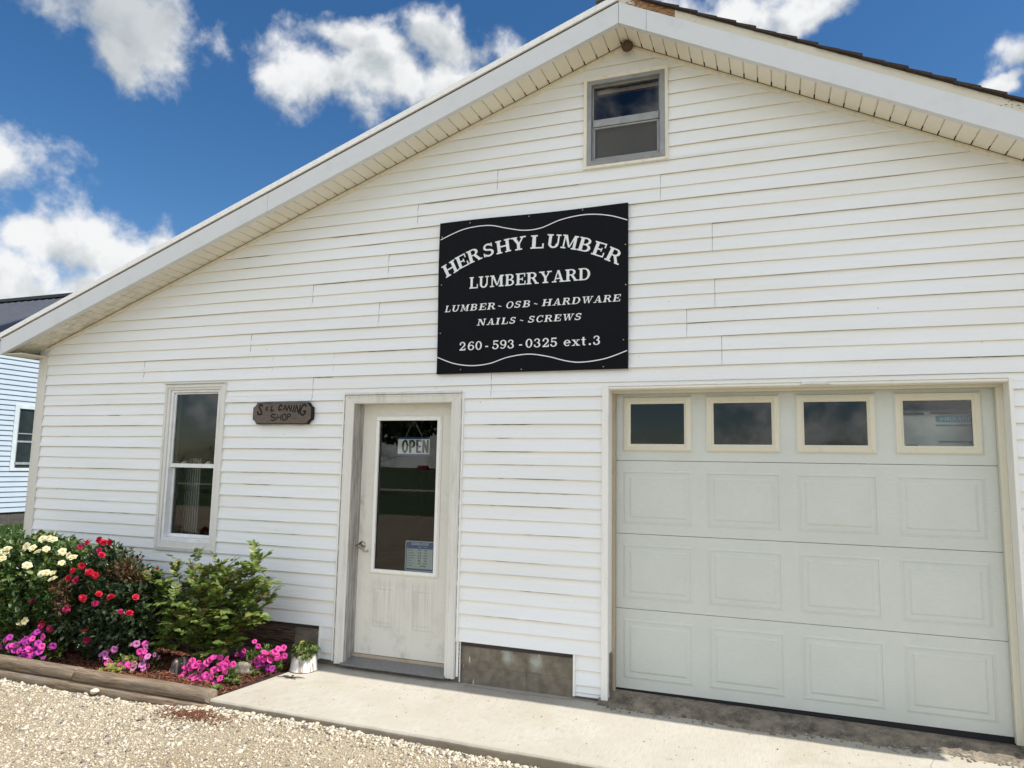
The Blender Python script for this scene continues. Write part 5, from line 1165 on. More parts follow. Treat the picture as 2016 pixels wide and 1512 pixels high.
for i in range(44):
    a = rnd.uniform(0, 6.28); q = rnd.uniform(0, 0.108); h_ = rnd.uniform(0.01, 0.095)*(1-q*4); rosette(pc+Vector((q*math.cos(a), q*math.sin(a), h_)), rnd.uniform(0.020, 0.036), 18, (math.cos(a)*q*9, math.sin(a)*q*9-0.2, 1), Ps, Ds, Us, Ls, Ws)
for (dx, dy, dz, r_) in ((0.055, -0.072, -0.010, 0.040), (0.085, -0.045, 0.000, 0.036), (0.092, 0.0, 0.045, 0.044), (0.05, 0.03, 0.07, 0.042), (-0.06, 0.02, 0.06, 0.036), (-0.085, -0.03, 0.02, 0.024), (-0.035, -0.082, 0.002, 0.022), (0.0, -0.085, -0.002, 0.02)):
    rosette(pc+Vector((dx, dy, dz)), r_, 26, (dx*6, dy*8, 0.8), Ps, Ds, Us, Ls, Ws)
V, F = leaf_arrays(Ps, Ds, Us, Ls, Ws, 0.2, -0.15)
sc_o = fast_mesh('succulent_plant', V, F, 'succulent_leaf', origin=(-3.502, -0.19, 0.118)); tag(sc_o, 'green succulent rosettes spilling over the enamel pot', 'plant')
Ps, Ds, Us, Ls, Ws = [], [], [], [], []
for i in range(9): rosette(pc+Vector((-0.012+0.004*math.sin(i), -0.05+0.003*i, 0.010+0.0105*i)), 0.021, 9, (0.15*math.sin(i*2), -0.25, 1), Ps, Ds, Us, Ls, Ws)
V, F = leaf_arrays(Ps, Ds, Us, Ls, Ws, 0.2, 0.1); fast_mesh('flower_stalk', V, F, 'succulent_bright', sc_o)
b = MB()  # dark star of thin arms laid on the walk
for ang, ln in ((200, .085), (170, .060), (330, .050), (20, .085), (245, .045), (95, .045), (100, .055)):
    p0 = Vector((-3.455, -0.408, 0.006)); p1 = p0+Vector((math.cos(R(ang))*ln*1.3, math.sin(R(ang))*ln*0.9, rnd.uniform(-.002, .004))); pm = (p0+p1)/2+Vector((0, 0, 0.005)); b.tube([p0, pm, p1], [0.006, 0.0045, 0.0022], 6)
o = b.build('dark_star', 'dark_star', None, origin=(-3.455, -0.408, 0.004)); tag(o, 'dark star-shaped mark on the concrete before the pot', 'twig')

# ------------------------------------------------------------------ plants
def blob_pts(blobs, n, shell=0.6):
    wgt = np.array([b_[3]*b_[4]*b_[5] for b_ in blobs]); idx = rng.choice(len(blobs), n, p=wgt/wgt.sum()); B = np.array(blobs)[idx]
    d = rand_dirs(n); r_ = rng.uniform(shell, 1.0, n)**(1/2.2)
    return B[:, :3]+d*r_[:, None]*B[:, 3:6], d
def foliage(blobs, ntwig, per, twl, L, W, up=0.55, droop=0.12, shell=0.55, spread=0.75, leafpair=False):
    """short leafy twigs through the volume of the bush"""
    P0, d = blob_pts(blobs, ntwig, shell); D = d + np.array([0, 0, up]) + rng.normal(scale=0.35, size=d.shape); D /= np.linalg.norm(D, axis=1, keepdims=True)
    tl = rng.uniform(*twl, ntwig); Ps, Ds, Us = [], [], []
    for j in range(per):
        f = (j+0.5)/per; a = j*2.4+rng.uniform(0, 6.28, ntwig) if not leafpair else (j % 2)*math.pi+0.3*rng.normal(size=ntwig)
        t1 = np.cross(D, np.array([0.13, 0.2, 1.0])); t1 /= np.linalg.norm(t1, axis=1, keepdims=True)+1e-9; t2 = np.cross(D, t1)
        side = t1*np.cos(a)[:, None]+t2*np.sin(a)[:, None]
        Ps.append(P0+D*(tl*(f-0.5))[:, None]); Ds.append(D*(0.45+0.5*f)+side*spread+np.array([0, 0, 0.12])); Us.append(D*0.5+np.array([0, 0, 1.0])+rng.normal(scale=0.3, size=D.shape))
    Ps, Ds, Us = np.concatenate(Ps), np.concatenate(Ds), np.concatenate(Us); n = len(Ps); s_ = rng.uniform(0.65, 1.2, n)
    V, F = leaf_arrays(Ps, Ds, Us, s_*L, s_*W, 0.16, droop)
    return V, F, P0, D, tl
def twigs(base, P0, D, tl, n, r0=0.008, r1=0.0016, jit=0.08):
    b = MB(); sel = rng.choice(len(P0), min(n, len(P0)), replace=False)
    for i in sel:
        q = Vector(P0[i]); d = Vector(D[i]); bs = Vector(base)+Vector((rnd.uniform(-jit, jit), rnd.uniform(-jit, jit), 0)); m_ = bs.lerp(q, 0.5)+Vector((0, 0, -0.02))
        b.tube([bs, bs.lerp(m_, .5)+Vector((rnd.uniform(-.02, .02), rnd.uniform(-.02, .02), .03)), m_, q.lerp(m_, .25), q+d*tl[i]*0.5], [r0, r0*.8, r0*.55, r0*.35, r1], 5, False)
    return b
def rose_mesh(name, mat, r_, open_=False):
    Ps = []; b = MB()
    def pet(a, el, L, W, cup, zo):
        n_, m_ = 4, 4; base = len(b.v); ca, sa = math.cos(a), math.sin(a)
        for i in range(n_+1):
            f = i/n_; rad = L*f*math.cos(el*(1-0.45*f)); z = zo+L*f*math.sin(el*(1-0.45*f)) - 0.10*L*f*f*(1 if open_ else 0.6); wd = W*math.sin(math.pi*min(1, 0.18+0.66*f))*(1-0.25*max(0, f-.8)/.2)
            for j in range(m_+1):
                s_ = (j/m_-0.5)*wd; zz = z+cup*abs(j/m_-.5)**2*L + (0.05*L*math.sin(7*j+a*3)*f); b.v.append((rad*ca-s_*sa, rad*sa+s_*ca, zz))
        for i in range(n_):
            for j in range(m_): q = base+i*(m_+1)+j; b.f.append((q, q+1, q+m_+2, q+m_+1)); b.mi.append(0)
    if open_: rings = [(6, R(10), 1.0, 0.80, .2, 0.0), (5, R(26), .80, .66, .3, .003), (4, R(62), .30, .2, .3, .004)]
    else: rings = [(6, R(8), 1.0, 0.85, .25, 0.0), (6, R(26), .88, .78, .35, .003), (6, R(46), .74, .66, .5, .006), (5, R(64), .60, .5, .7, .009), (4, R(78), .5, .36, .9, .011)]
    for k, (n_, el, L, W, cup, zo) in enumerate(rings):
        for i in range(n_): pet(2*math.pi*(i+0.5*(k % 2))/n_+rnd.uniform(-.12, .12), el+rnd.uniform(-.1, .1), L*r_*rnd.uniform(.92, 1.06), W*r_*1.15, cup, zo)
    o = b.build(name, mat, None, smooth=True, origin=(0, 0, 0)); me = o.data; bpy.data.objects.remove(o); return me
def petunia_mesh(name, mat, r_):
    b = MB(); n_ = 30; prof_ = [(0.06, -0.75), (0.10, -0.40), (0.20, -0.14), (0.42, -0.02), (0.72, 0.03), (0.93, 0.0), (1.0, -0.05)]
    for q, h in prof_:
        for j in range(n_):
            a = 2*math.pi*j/n_; lob = 1-0.13*max(0, q-.45)*abs(math.cos(2.5*a))**6*1.8; b.v.append((r_*q*lob*math.cos(a), r_*q*lob*math.sin(a), r_*(h+0.05*q*math.cos(5*a)+0.04*q*math.sin(11*a))))
    for i in range(len(prof_)-1):
        for j in range(n_): b.f.append((i*n_+j, i*n_+(j+1) % n_, (i+1)*n_+(j+1) % n_, (i+1)*n_+j)); b.mi.append(0)
    o = b.build(name, mat, None, smooth=True, origin=(0, 0, 0)); me = o.data; bpy.data.objects.remove(o); return me
def more(pts, n, dx=.05, dy=.05, dz=.04):
    return pts + [(q[0]+rnd.uniform(-dx, dx), q[1]+rnd.uniform(0, dy), max(.02, q[2]+rnd.uniform(-dz, dz))) for q in (rnd.choice(pts) for _ in range(n))]
def place_blooms(root, meshes, pts, face, spread=0.45, smin=.85, smax=1.12, name='bloom'):
    for q in pts:
        o = bpy.data.objects.new(name, rnd.choice(meshes)); col.objects.link(o); o.parent = root; o.location = Vector(q)-wl(root)
        d = (Vector(face)+Vector((rnd.uniform(-spread, spread), rnd.uniform(-spread, spread), rnd.uniform(-spread, spread)))).normalized()
        o.rotation_mode = 'QUATERNION'; o.rotation_quaternion = d.to_track_quat('Z', 'Y') @ Quaternion((0, 0, 1), rnd.uniform(0, 6.28)); s_ = rnd.uniform(smin, smax); o.scale = (s_, s_, s_)
RED = [(-5.357,-.54,.931),(-5.268,-.569,.916),(-5.213,-.559,.922),(-5.229,-.639,.861),(-5.17,-.664,.831),(-5.439,-.587,.906),(-5.468,-.627,.874),(-5.318,-.716,.74),(-5.39,-.732,.701),(-5.41,-.751,.642),(-5.316,-.754,.632),(-5.208,-.733,.699),(-5.132,-.739,.681),(-5.199,-.785,.511),(-5.175,-.79,.505),(-5.038,-.771,.549),(-4.91,-.772,.536),(-5.061,-.778,.476),(-4.667,-.76,.552),(-5.72,-.80,.437),(-5.364,-.78,.407),(-4.787,-.78,.436),(-4.694,-.78,.433),(-5.628,-.777,.269),(-5.615,-.79,.255),(-5.537,-.771,.238),(-5.166,-.763,.247),(-5.141,-.758,.185)]
WHITE = [(-5.879,-.653,.923),(-5.823,-.642,.931),(-5.753,-.653,.923),(-5.974,-.717,.86),(-5.892,-.722,.853),(-5.803,-.739,.829),(-5.731,-.722,.853),(-5.532,-.729,.843),(-5.436,-.745,.82),(-5.384,-.751,.809),(-6.183,-.752,.808),(-6.164,-.779,.755),(-6.216,-.76,.794),(-6.172,-.737,.832),(-5.83,-.80,.722),(-5.594,-.807,.679),(-5.519,-.806,.684),(-5.501,-.818,.639),(-5.632,-.81,.671),(-5.465,-.776,.762),(-5.761,-.824,.286),(-5.818,-.818,.261),(-6.3,-.78,.70),(-6.42,-.70,.85),(-6.5,-.75,.6)]
# white rose
r1 = thing('rose_bush', 'rose bush with cream-white open flowers at the bed\'s far end', 'rose bush', (-6.1, -0.48, -0.02), 'rose bushes in the flower bed')
WB = [(-6.10, -0.46, .55, .42, .30, .36), (-5.70, -0.50, .58, .28, .26, .30), (-6.45, -0.46, .5, .35, .30, .38), (-6.0, -0.55, .28, .50, .26, .26), (-5.60, -0.52, .30, .22, .22, .26)]
V, F, P0, D, tl = foliage(WB, 2100, 6, (.07, .14), 0.050, 0.033, 0.5, 0.10, 0.4); fast_mesh('foliage', V, F, 'rose_leaf', r1); twigs((-6.05, -0.45, -0.02), P0, D, tl, 130).build('stem', 'twig', r1, smooth=True)
wm = [rose_mesh('bloom', 'petal_white', 0.036, True) for _ in range(3)]; place_blooms(r1, wm, WHITE, (0.35, -0.55, 0.75), 0.5)
# red rose
r2 = thing('rose_bush', 'rose bush with double red flowers and dark leaves', 'rose bush', (-5.15, -0.46, -0.02), 'rose bushes in the flower bed')
RB = [(-5.28, -0.46, .58, .26, .24, .28), (-5.05, -0.50, .45, .34, .26, .28), (-4.85, -0.52, .40, .22, .24, .24), (-5.45, -0.55, .36, .26, .23, .28), (-5.12, -0.52, .22, .45, .25, .22), (-5.33, -0.50, .80, .12, .10, .09), (-5.22, -0.54, .80, .10, .08, .08)]
V, F, P0, D, tl = foliage(RB, 2200, 6, (.07, .13), 0.043, 0.028, 0.45, 0.10, 0.4); fast_mesh('foliage', V, F, 'rose_leaf_dark', r2); twigs((-5.15, -0.45, -0.02), P0, D, tl, 150).build('stem', 'twig', r2, smooth=True)
V, F, P0, D, tl = foliage([(-5.00, -0.58, .70, .13, .10, .08), (-4.86, -0.56, .62, .10, .08, .07), (-5.47, -0.76, .56, .10, .05, .08), (-5.42, -0.77, .45, .08, .04, .08)], 200, 6, (.07, .12), 0.032, 0.014, 0.9, 0.2, 0.2); fast_mesh('young_shoots', V, F, 'young_shoot', r2)
rm = [rose_mesh('bloom', 'petal_red', r_) for r_ in (.026, .031, .034)]+[rose_mesh('bloom', 'petal_crimson', .030)]; place_blooms(r2, rm, RED, (0.25, -0.75, 0.6), 0.6, .8, 1.15)
place_blooms(r2, rm, [(-4.859,-.432,.689),(-4.818,-.429,.708),(-4.734,-.441,.602)], (0.1, -0.8, 0.5), 0.3, .7, .9)
place_blooms(r2, rm, [(-5.02,-.60,.86),(-4.88,-.55,.80)], (0, -.2, 1), .3, .32, .42, 'bud')
# green shrub: stems fanning out from one base, pairs of pointed leaves
r3 = thing('green_shrub', 'spreading green shrub with pointed leaves under the window', 'shrub', (-4.28, -0.36, -0.02))
bs = Vector((-4.28, -0.36, 0.0)); tips = [(-4.86, -.50, .52), (-4.76, -.46, .66), (-4.62, -.42, .70), (-4.50, -.40, .77), (-4.38, -.42, .72), (-4.27, -.44, .76), (-4.17, -.42, .78), (-4.08, -.46, .72), (-3.98, -.44, .80), (-3.86, -.42, .86), (-3.78, -.42, .88), (-3.82, -.44, .78), (-3.66, -.46, .72), (-3.60, -.50, .66), (-3.62, -.50, .56), (-3.74, -.52, .48), (-3.85, -.54, .40), (-4.86, -.52, .38), (-4.72, -.55, .30), (-4.60, -.58, .46), (-4.45, -.60, .52), (-4.30, -.62, .48), (-4.15, -.62, .42), (-4.0, -.58, .56), (-4.52, -.60, .22), (-4.20, -.60, .26), (-3.90, -.54, .22), (-4.66, -.36, .50), (-4.4, -.3, .6), (-4.1, -.28, .62), (-3.9, -.32, .62), (-4.0, -.56, .34), (-4.36, -.62, .34), (-4.7, -.50, .56), (-4.25, -.55, .62), (-4.05, -.50, .66)]
Ps, Ds, Us, Ls, Ws = [], [], [], [], []; b = MB()
def stemleaf(p0, p1, r_, nl, L, first=0.3):
    mid = p0.lerp(p1, .5)+Vector((0, 0, 0.05*(p1-p0).length)); pts = []
    for i in range(7):
        t_ = i/6; pts.append(p0*(1-t_)**2+mid*2*t_*(1-t_)+p1*t_*t_)
    b.tube(pts, [r_*(1-.8*i/6) for i in range(7)], 5, False)
    for k in range(nl):
        t_ = first+(1-first)*(k+1)/nl; q = p0*(1-t_)**2+mid*2*t_*(1-t_)+p1*t_*t_; d = (p1-mid).normalized(); sd = d.cross(Vector((0, 0, 1))).normalized(); upv = sd.cross(d)
        for s_ in (-1, 1):
            Ps.append(q); Ds.append(d*0.55+sd*s_*0.8+Vector((rnd.uniform(-.2, .2), rnd.uniform(-.2, .2), rnd.uniform(-.25, .25)))); Us.append(upv*.4+Vector((rnd.uniform(-.4, .4), rnd.uniform(-1.0, .0), .7))); l = L*rnd.uniform(.6, 1.15); Ls.append(l); Ws.append(l*rnd.uniform(.56, .70))
    Ps.append(p1); Ds.append((p1-mid).normalized()); Us.append(Vector((0, -.3, 1))); Ls.append(L*.8); Ws.append(L*.36)
for tp in tips:
    tp = Vector(tp); p0 = bs+Vector((rnd.uniform(-.10, .10), rnd.uniform(-.06, .06), 0)); stemleaf(p0, tp, 0.007, 6, 0.062, 0.45)
    for k in range(15):
        t_ = rnd.uniform(.35, .97); q = p0.lerp(tp, t_)+Vector((0, 0, .02)); d = (tp-p0).normalized()
        e_ = q+Vector((d.x*.10+rnd.uniform(-.12, .12), d.y*.06+rnd.uniform(-.12, .10), d.z*.05+rnd.uniform(-.05, .11)))*rnd.uniform(.6, 1.1)
        e_.y = min(e_.y, -0.10); stemleaf(q, e_, 0.0024, 4, 0.064, 0.2)
V, F = leaf_arrays(Ps, Ds, Us, Ls, Ws, 0.07, 0.10); fast_mesh('foliage', V, F, 'shrub_leaf', r3); b.build('stem', 'twig', r3, smooth=True)
# petunias
PINK = [petunia_mesh('bloom', 'petal_pink', 0.029) for _ in range(2)]; PURP = [petunia_mesh('bloom', 'petal_purple', 0.028) for _ in range(2)]; PALE = [petunia_mesh('bloom', 'petal_pale', 0.027)]
def clump(label, loc, blobs, n, pts, meshes, face=(0.2, -0.75, 0.6), spread=.75):
    r_ = thing('petunia_plant', label, 'petunias', loc, 'petunias along the bed edge')
    V, F, P0, D, tl = foliage(blobs, n, 5, (.04, .07), 0.026, 0.014, 0.7, 0.08, 0.2); V[:, 2] = np.maximum(V[:, 2], -0.02); fast_mesh('foliage', V, F, 'petunia_leaf', r_)
    place_blooms(r_, meshes, pts, face, spread, .68, 1.12); return r_
A = [(-5.891,-.867,.137),(-5.836,-.878,.089),(-5.779,-.88,.065),(-5.761,-.874,.108),(-5.719,-.88,.054),(-5.69,-.877,.091),(-5.661,-.88,.043),(-5.651,-.872,.119),(-5.622,-.879,.073),(-5.591,-.88,.033),(-5.62,-.854,.17),(-5.572,-.874,.11),(-5.615,-.825,.216),(-5.54,-.864,.146),(-5.5,-.878,.085),(-5.486,-.87,.127),(-5.431,-.89,.051),(-5.533,-.88,.065),(-5.644,-.862,.152),(-5.369,-.867,.138),(-5.677,-.868,.133),(-5.74,-.83,.14),(-5.80,-.82,.12),(-5.55,-.82,.18),(-5.68,-.80,.19),(-6.05,-.85,.08),(-6.15,-.83,.10),(-6.0,-.80,.12),(-5.60,-.89,.10),(-5.71,-.89,.075),(-5.65,-.90,.03),(-5.56,-.895,.05)]
clump('deep purple petunias spilling beside the timber below the roses', (-5.65, -.80, -.02), [(-5.65, -.78, .05, .28, .10, .10), (-5.95, -.76, .05, .22, .1, .08)], 150, more(A, 12), PURP+PURP+PINK[:1])
Bm = [(-4.947,-.752,.097),(-4.868,-.739,.136),(-4.957,-.759,.056),(-4.911,-.76,.03),(-4.886,-.759,.047),(-4.764,-.76,.044),(-4.686,-.759,.053),(-4.715,-.759,.02),(-4.631,-.759,.059),(-4.638,-.76,.03),(-4.554,-.758,.063),(-4.535,-.749,.107),(-4.521,-.744,.124),(-4.611,-.735,.145),(-4.579,-.715,.177),(-4.682,-.705,.189),(-4.421,-.731,.122),(-4.538,-.76,.037),(-4.864,-.765,.025),(-4.60,-.73,.11),(-4.56,-.735,.15),(-4.93,-.75,.075),(-4.66,-.765,.04)]
clump('mauve-pink petunias mixed with lime sedum in the middle of the bed', (-4.73, -.68, -.02), [(-4.75, -.68, .03, .20, .08, .07), (-4.58, -.66, .06, .09, .07, .09)], 90, more(Bm, 14), PALE+PINK+PALE)
Cp = [(-4.123,-.702,.123),(-4.122,-.717,.069),(-4.062,-.704,.116),(-4.028,-.716,.072),(-4.041,-.72,.043),(-3.972,-.691,.144),(-3.949,-.678,.165),(-3.989,-.702,.123),(-3.908,-.715,.082),(-3.858,-.71,.1),(-3.85,-.692,.143),(-3.819,-.69,.146),(-3.754,-.695,.137),(-4.096,-.73,.025),(-4.184,-.74,.012),(-4.049,-.745,.012),(-3.977,-.748,.02),(-3.925,-.749,.02),(-3.851,-.758,.015),(-3.988,-.73,.04),(-4.183,-.72,.027),(-4.024,-.712,.093),(-3.806,-.714,.083),(-3.86,-.7,.126),(-4.15,-.70,.09),(-4.09,-.71,.10)]
clump('bright pink petunias at the end of the upper timber', (-3.98, -.62, -.02), [(-3.98, -.62, .04, .20, .11, .10), (-3.88, -.66, .02, .14, .10, .07), (-4.1, -.64, .03, .10, .08, .08)], 230, more(Cp, 26), PINK)
Dp = [(-3.983,-.392,.114),(-3.929,-.384,.144),(-3.806,-.368,.187),(-3.697,-.381,.153),(-3.616,-.367,.188),(-3.609,-.384,.144),(-3.759,-.389,.125),(-3.793,-.396,.086),(-3.729,-.398,.071),(-3.665,-.393,.107),(-3.679,-.399,.051),(-3.851,-.399,.062),(-3.772,-.4,.03),(-3.95,-.4,.036),(-3.72,-.40,.10),(-3.61,-.43,.055),(-3.824,-.4,.03),(-3.74,-.395,.095),(-3.765,-.40,.06),(-3.63,-.38,.17)]
clump('pink and violet petunias between the walk and the skirt planks', (-3.80, -.30, -.02), [(-3.78, -.30, .06, .17, .10, .10), (-3.88, -.32, .05, .10, .08, .07)], 190, more(Dp, 16), PINK+PINK+PURP[:1])
# lime sedum and hen-and-chicks
Ps, Ds, Us, Ls, Ws = [], [], [], [], []
for i in range(60): rosette((-4.74+rng.normal()*.055, -.80+rng.normal()*.045, 0.01+abs(rng.normal())*.022), rnd.uniform(.012, .022), 12, (rng.normal()*.3, -.3+rng.normal()*.3, 1), Ps, Ds, Us, Ls, Ws)
for i in range(36): rosette((-4.70+rng.normal()*.06, -.735+rng.normal()*.02, 0.055+abs(rng.normal())*.018), rnd.uniform(.012, .020), 12, (rng.normal()*.3, -.3+rng.normal()*.3, 1), Ps, Ds, Us, Ls, Ws)
V, F = leaf_arrays(Ps, Ds, Us, Ls, Ws, 0.2, 0.1); tag(fast_mesh('sedum_plant', V, F, 'sedum_leaf', origin=(-4.74, -.77, 0)), 'lime-yellow sedum mat among the mauve petunias', 'plant')
for (x, y, r_, lb) in ((-3.725, -.86, .042, 'green rosette plant in the corner by the timber end'), (-3.745, -.70, .040, 'low green rosettes midway along the walk edge'), (-3.74, -.47, .034, 'small yellow-green rosettes beside the tan rock'), (-3.73, -.33, .036, 'low green rosettes at the walk edge close to the pot')):
    Ps, Ds, Us, Ls, Ws = [], [], [], [], []
    for i in range(5): rosette((x+rng.normal()*r_*.5-0.01, y+rng.normal()*r_*.8, 0.010+abs(rng.normal())*.006), r_*rnd.uniform(.6, 1), 22, (rng.normal()*.2, -.2+rng.normal()*.2, 1), Ps, Ds, Us, Ls, Ws)
    V, F = leaf_arrays(Ps, Ds, Us, Ls, Ws, 0.2, -.1); tag(fast_mesh('rosette_plant', V, F, 'succulent_leaf', origin=(x, y, 0)), lb, 'plant', 'rosette plants along the walk edge')

# ------------------------------------------------------------------ the neighbour house, lawn
nb = thing('neighbour_house', 'white-sided house with dark metal roof beyond the shop corner', 'house', (-18.0, 10.0, 0.0))
NX, NY0, NY1, RY, RZ, EV = -18.0, 3.1, 17.0, 10.05, 6.47, 2.95
def nroof(y): return RZ-0.5*abs(y-RY)
b = MB(); ex = 0.127; z = 0.25; win_y0, win_y1, win_z0, win_z1 = 7.36, 8.42, 1.27, 2.95
while z < RZ-0.35:
    z1 = z+ex; hw = (RZ-0.30-z)/0.5; y0, y1 = max(NY0, RY-hw), min(NY1, RY+hw)
    spans = [(y0, y1)] if not (win_z0-0.01 < z+ex/2 < win_z1+0.01) else [(y0, win_y0), (win_y1, y1)]
    for (a, c) in spans: b.add([(NX+0.002, a, z), (NX+0.034, a, z), (NX+0.006, a, z1), (NX+0.002, c, z), (NX+0.034, c, z), (NX+0.006, c, z1)], [(1, 4, 5, 2), (0, 3, 4, 1), (0, 1, 2), (3, 5, 4)])
    z = z1
b.add([(NX, NY0, 0.25), (NX, NY1, 0.25), (NX, NY1, nroof(NY1)-.2), (NX, RY, RZ-.2), (NX, NY0, nroof(NY0)-.2)], [(0, 1, 2, 3, 4)])
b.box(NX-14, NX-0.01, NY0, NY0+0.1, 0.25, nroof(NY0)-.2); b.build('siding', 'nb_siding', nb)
b = MB()
for r_, (z0, z1) in enumerate(((0.045, 0.247), (-0.158, 0.042))):
    y = NY0+0.2*r_
    while y < NY1: b.box(NX-0.2, NX-0.012+rnd.uniform(0, .002), y+.004, y+.396, z0+.003, z1-.003); y += 0.4
b.build('foundation', 'nb_block_shaded', nb)
b = MB(); b.box(NX-0.21, NX-0.02, NY0, NY1, -0.2, 0.249); b.build('footing', 'stop_tan', nb)
b = MB()
for sgn in (-1, 1):
    yE = RY+sgn*7.4
    for i in range(46):
        x0 = NX+0.32-i*0.30; x1 = x0-0.30
        b.add([(x0, RY, RZ), (x0, yE, RZ-3.7), (x0-0.02, yE, RZ-3.68), (x0-0.02, RY, RZ+.02), (x0-0.045, RY, RZ+.02), (x0-0.045, yE, RZ-3.68), (x0-0.065, yE, RZ-3.7), (x0-0.065, RY, RZ), (x1, RY, RZ), (x1, yE, RZ-3.7)], [(0,1,2,3),(3,2,5,4),(4,5,6,7),(7,6,9,8)])
b.build('roof', 'nb_roof', nb)
b = MB()
for sgn in (-1, 1):
    yE = RY+sgn*7.4; b.add([(NX+0.34, RY, RZ+.03), (NX+0.34, yE, RZ-3.67), (NX+0.34, yE, RZ-3.84), (NX+0.34, RY, RZ-.14), (NX+0.14, RY, RZ+.035), (NX+0.14, yE, RZ-3.665)], [(0,1,2,3),(0,4,5,1)])
b.box(NX-13, NX+0.34, RY-0.16, RY+0.16, RZ-0.02, RZ+0.075); b.build('roof_trim', 'nb_roof_trim', nb)
b = MB()
for sgn in (-1, 1):
    yE = RY+sgn*7.35; b.add([(NX+0.33, RY, RZ-.145), (NX+0.33, yE, RZ-3.82), (NX, yE, RZ-3.82), (NX, RY, RZ-.145)], [(0,1,2,3)]); b.add([(NX+0.335, RY, RZ-.13), (NX+0.335, yE, RZ-3.80), (NX+0.335, yE, RZ-3.98), (NX+0.335, RY, RZ-.30)], [(0,1,2,3)])
b.build('rake_trim', 'nb_white', nb)
def xbox(b, x0, x1, y0, y1, z0, z1): b.box(min(x0, x1), max(x0, x1), y0, y1, z0, z1)
b = MB(); y0, y1, z0, z1 = win_y0, win_y1, win_z0, win_z1
for (a, c, d, f_) in ((y0, y0+.11, z0, z1), (y1-.11, y1, z0, z1), (y0+.11, y1-.11, z1-.11, z1), (y0+.11, y1-.11, z0, z0+.075)): xbox(b, NX, NX+0.045, a, c, d, f_)
nw = b.build('window', 'nb_white', nb, bevel=0.006)
b = MB(); xbox(b, NX+0.004, NX+0.02, y0+.11, y1-.11, 1.99, 2.035); xbox(b, NX+0.008, NX+0.024, y0+.11, y1-.11, 2.36-.16, 2.385-.16); xbox(b, NX+0.008, NX+0.024, y0+.11, y1-.11, 1.43, 1.49); xbox(b, NX+.008, NX+.024, y0+.11, y0+.14, z0+.075, z1-.11); b.build('sash', 'alu_grey', nw)
b = MB(); b.add([(NX+0.003, y0+.11, z0+.075), (NX+0.003, y1-.11, z0+.075), (NX+0.003, y1-.11, z1-.11), (NX+0.003, y0+.11, z1-.11)], [(0,1,2,3)]); b.build('pane', 'nb_dark', nw)
# lawn between the two houses
n = 26000; x = rng.uniform(-18.0, -8.0, n)-0; y = rng.uniform(1.0, 10.5, n); k = (y > 0.6*(x+18)*0+3.0) & (y < 5.2+0.55*(-x-10)+3); x, y = x[k], y[k]; n = len(x)
P_ = np.stack([x, y, np.full(n, -0.125)], 1); a = rng.uniform(0, 6.28, n); D_ = np.stack([np.cos(a)*.5, np.sin(a)*.5, np.ones(n)], 1); U_ = np.stack([np.cos(a), np.sin(a), np.zeros(n)-.3], 1)
V, F = leaf_arrays(P_, D_, U_, rng.uniform(.06, .13, n), rng.uniform(.010, .018, n), 0.1, 0.2); structure(fast_mesh('lawn_grass', V, F, 'lawn_blade'), 'stuff')
b = MB()
for i in range(420):
    x, y = rnd.uniform(-17.8, -11), rnd.uniform(4.0, 9.5); r_ = 0.013; z = rnd.uniform(-.05, -.01)
    b.add([(x+r_, y, z), (x, y+r_, z), (x-r_, y, z), (x, y-r_, z), (x, y, z+r_), (x, y, z-r_)], [(0,1,4),(1,2,4),(2,3,4),(3,0,4),(1,0,5),(2,1,5),(3,2,5),(0,3,5)])
structure(b.build('clover_flowers', 'clover_flower'), 'stuff')

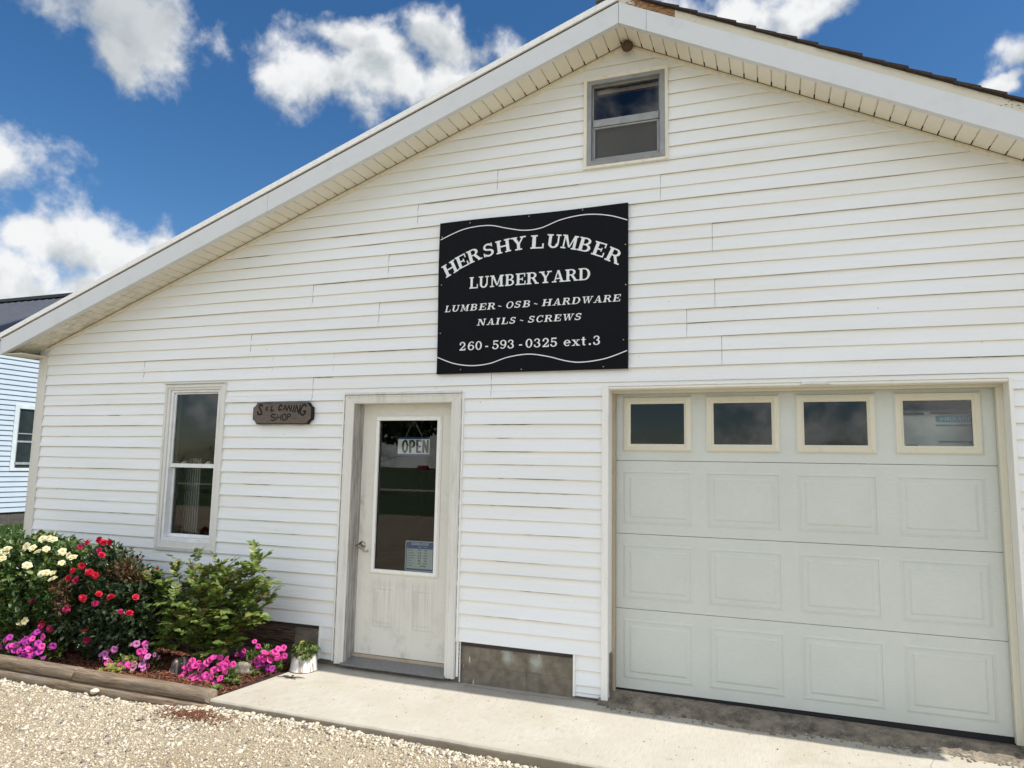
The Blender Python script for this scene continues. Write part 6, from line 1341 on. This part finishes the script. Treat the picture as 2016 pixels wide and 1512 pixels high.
# ------------------------------------------------------------------ across the yard, what the windows mirror
def tree(name, label, loc, h, cr_, n, group=None):
    r_ = thing(name, label, 'tree', loc, group); L0 = Vector(loc); b = MB()
    b.tube([L0, L0+Vector((.1, 0, h*.25)), L0+Vector((0, .1, h*.5)), L0+Vector((.1, 0, h*.8))], [h*.030, h*.024, h*.016, h*.005], 10, False); bl = []
    for i in range(11):
        a = i*2.4; q = rnd.uniform(.2, .95); zc = h*(.38+.52*(i/11)); rr4 = cr_*math.sqrt(max(.1, 1-((i/11)-.35)**2*1.9))*q; c_ = L0+Vector((rr4*math.cos(a), rr4*math.sin(a), zc)); s_ = cr_*rnd.uniform(.32, .5)
        bl.append((c_.x, c_.y, c_.z, s_, s_, s_*.75)); b.tube([L0+Vector((0, 0, zc*.7)), L0.lerp(c_, .6)+Vector((0, 0, zc*.3)), c_], [h*.010, h*.007, h*.003], 6, False)
    b.build('trunk', 'bark', r_, smooth=True); P_, d = blob_pts(bl, n, .35); D_ = d+rng.normal(scale=.5, size=d.shape)-np.array([0, 0, .2]); s_ = rng.uniform(.7, 1.3, n)*h*.030
    V, F = leaf_arrays(P_, D_, rand_dirs(n)+np.array([0, 0, .8]), s_, s_*.6, .15, .2); fast_mesh('crown', V, F, 'tree_leaf', r_)
tree('shade_tree', 'tall shade tree standing across the gravel yard', (-21.5, -30.0, -.1), 11.0, 5.0, 11000)
for i in range(24):
    x = -105+i*7.5+rnd.uniform(-2, 2); tree('field_tree', 'rounded tree in the far row across the field', (x, -88+rnd.uniform(-8, 8), -.1), rnd.uniform(3.6, 5.6), rnd.uniform(3.6, 5.0), 1500, 'trees across the field')
sh = thing('play_shelter', 'small open shelter with a red gable roof on the far lawn', 'shelter', (-40, -72, -.1)); b = MB(); b.add([(-40+(x+31)*.42,-72+(y+52)*.42,-.1+z*.62) for x,y,z in [(-32.6,-53.2,1.9),(-29.4,-53.2,1.9),(-29.4,-52,2.7),(-32.6,-52,2.7),(-32.6,-50.8,1.9),(-29.4,-50.8,1.9),(-32.6,-52,2.6),(-29.4,-52,2.6)]], [(0,1,2,3),(3,2,5,4),(0,6,7,1),(6,4,5,7)]); b.build('roof', 'red_roof', sh)
for x, y in ((-40.6,-72.4),(-39.4,-72.4),(-40.6,-71.6),(-39.4,-71.6)): b = MB(); b.box(x-.04, x+.04, y-.04, y+.04, -.1, 1.2); b.build('post', 'shed_wall', sh)
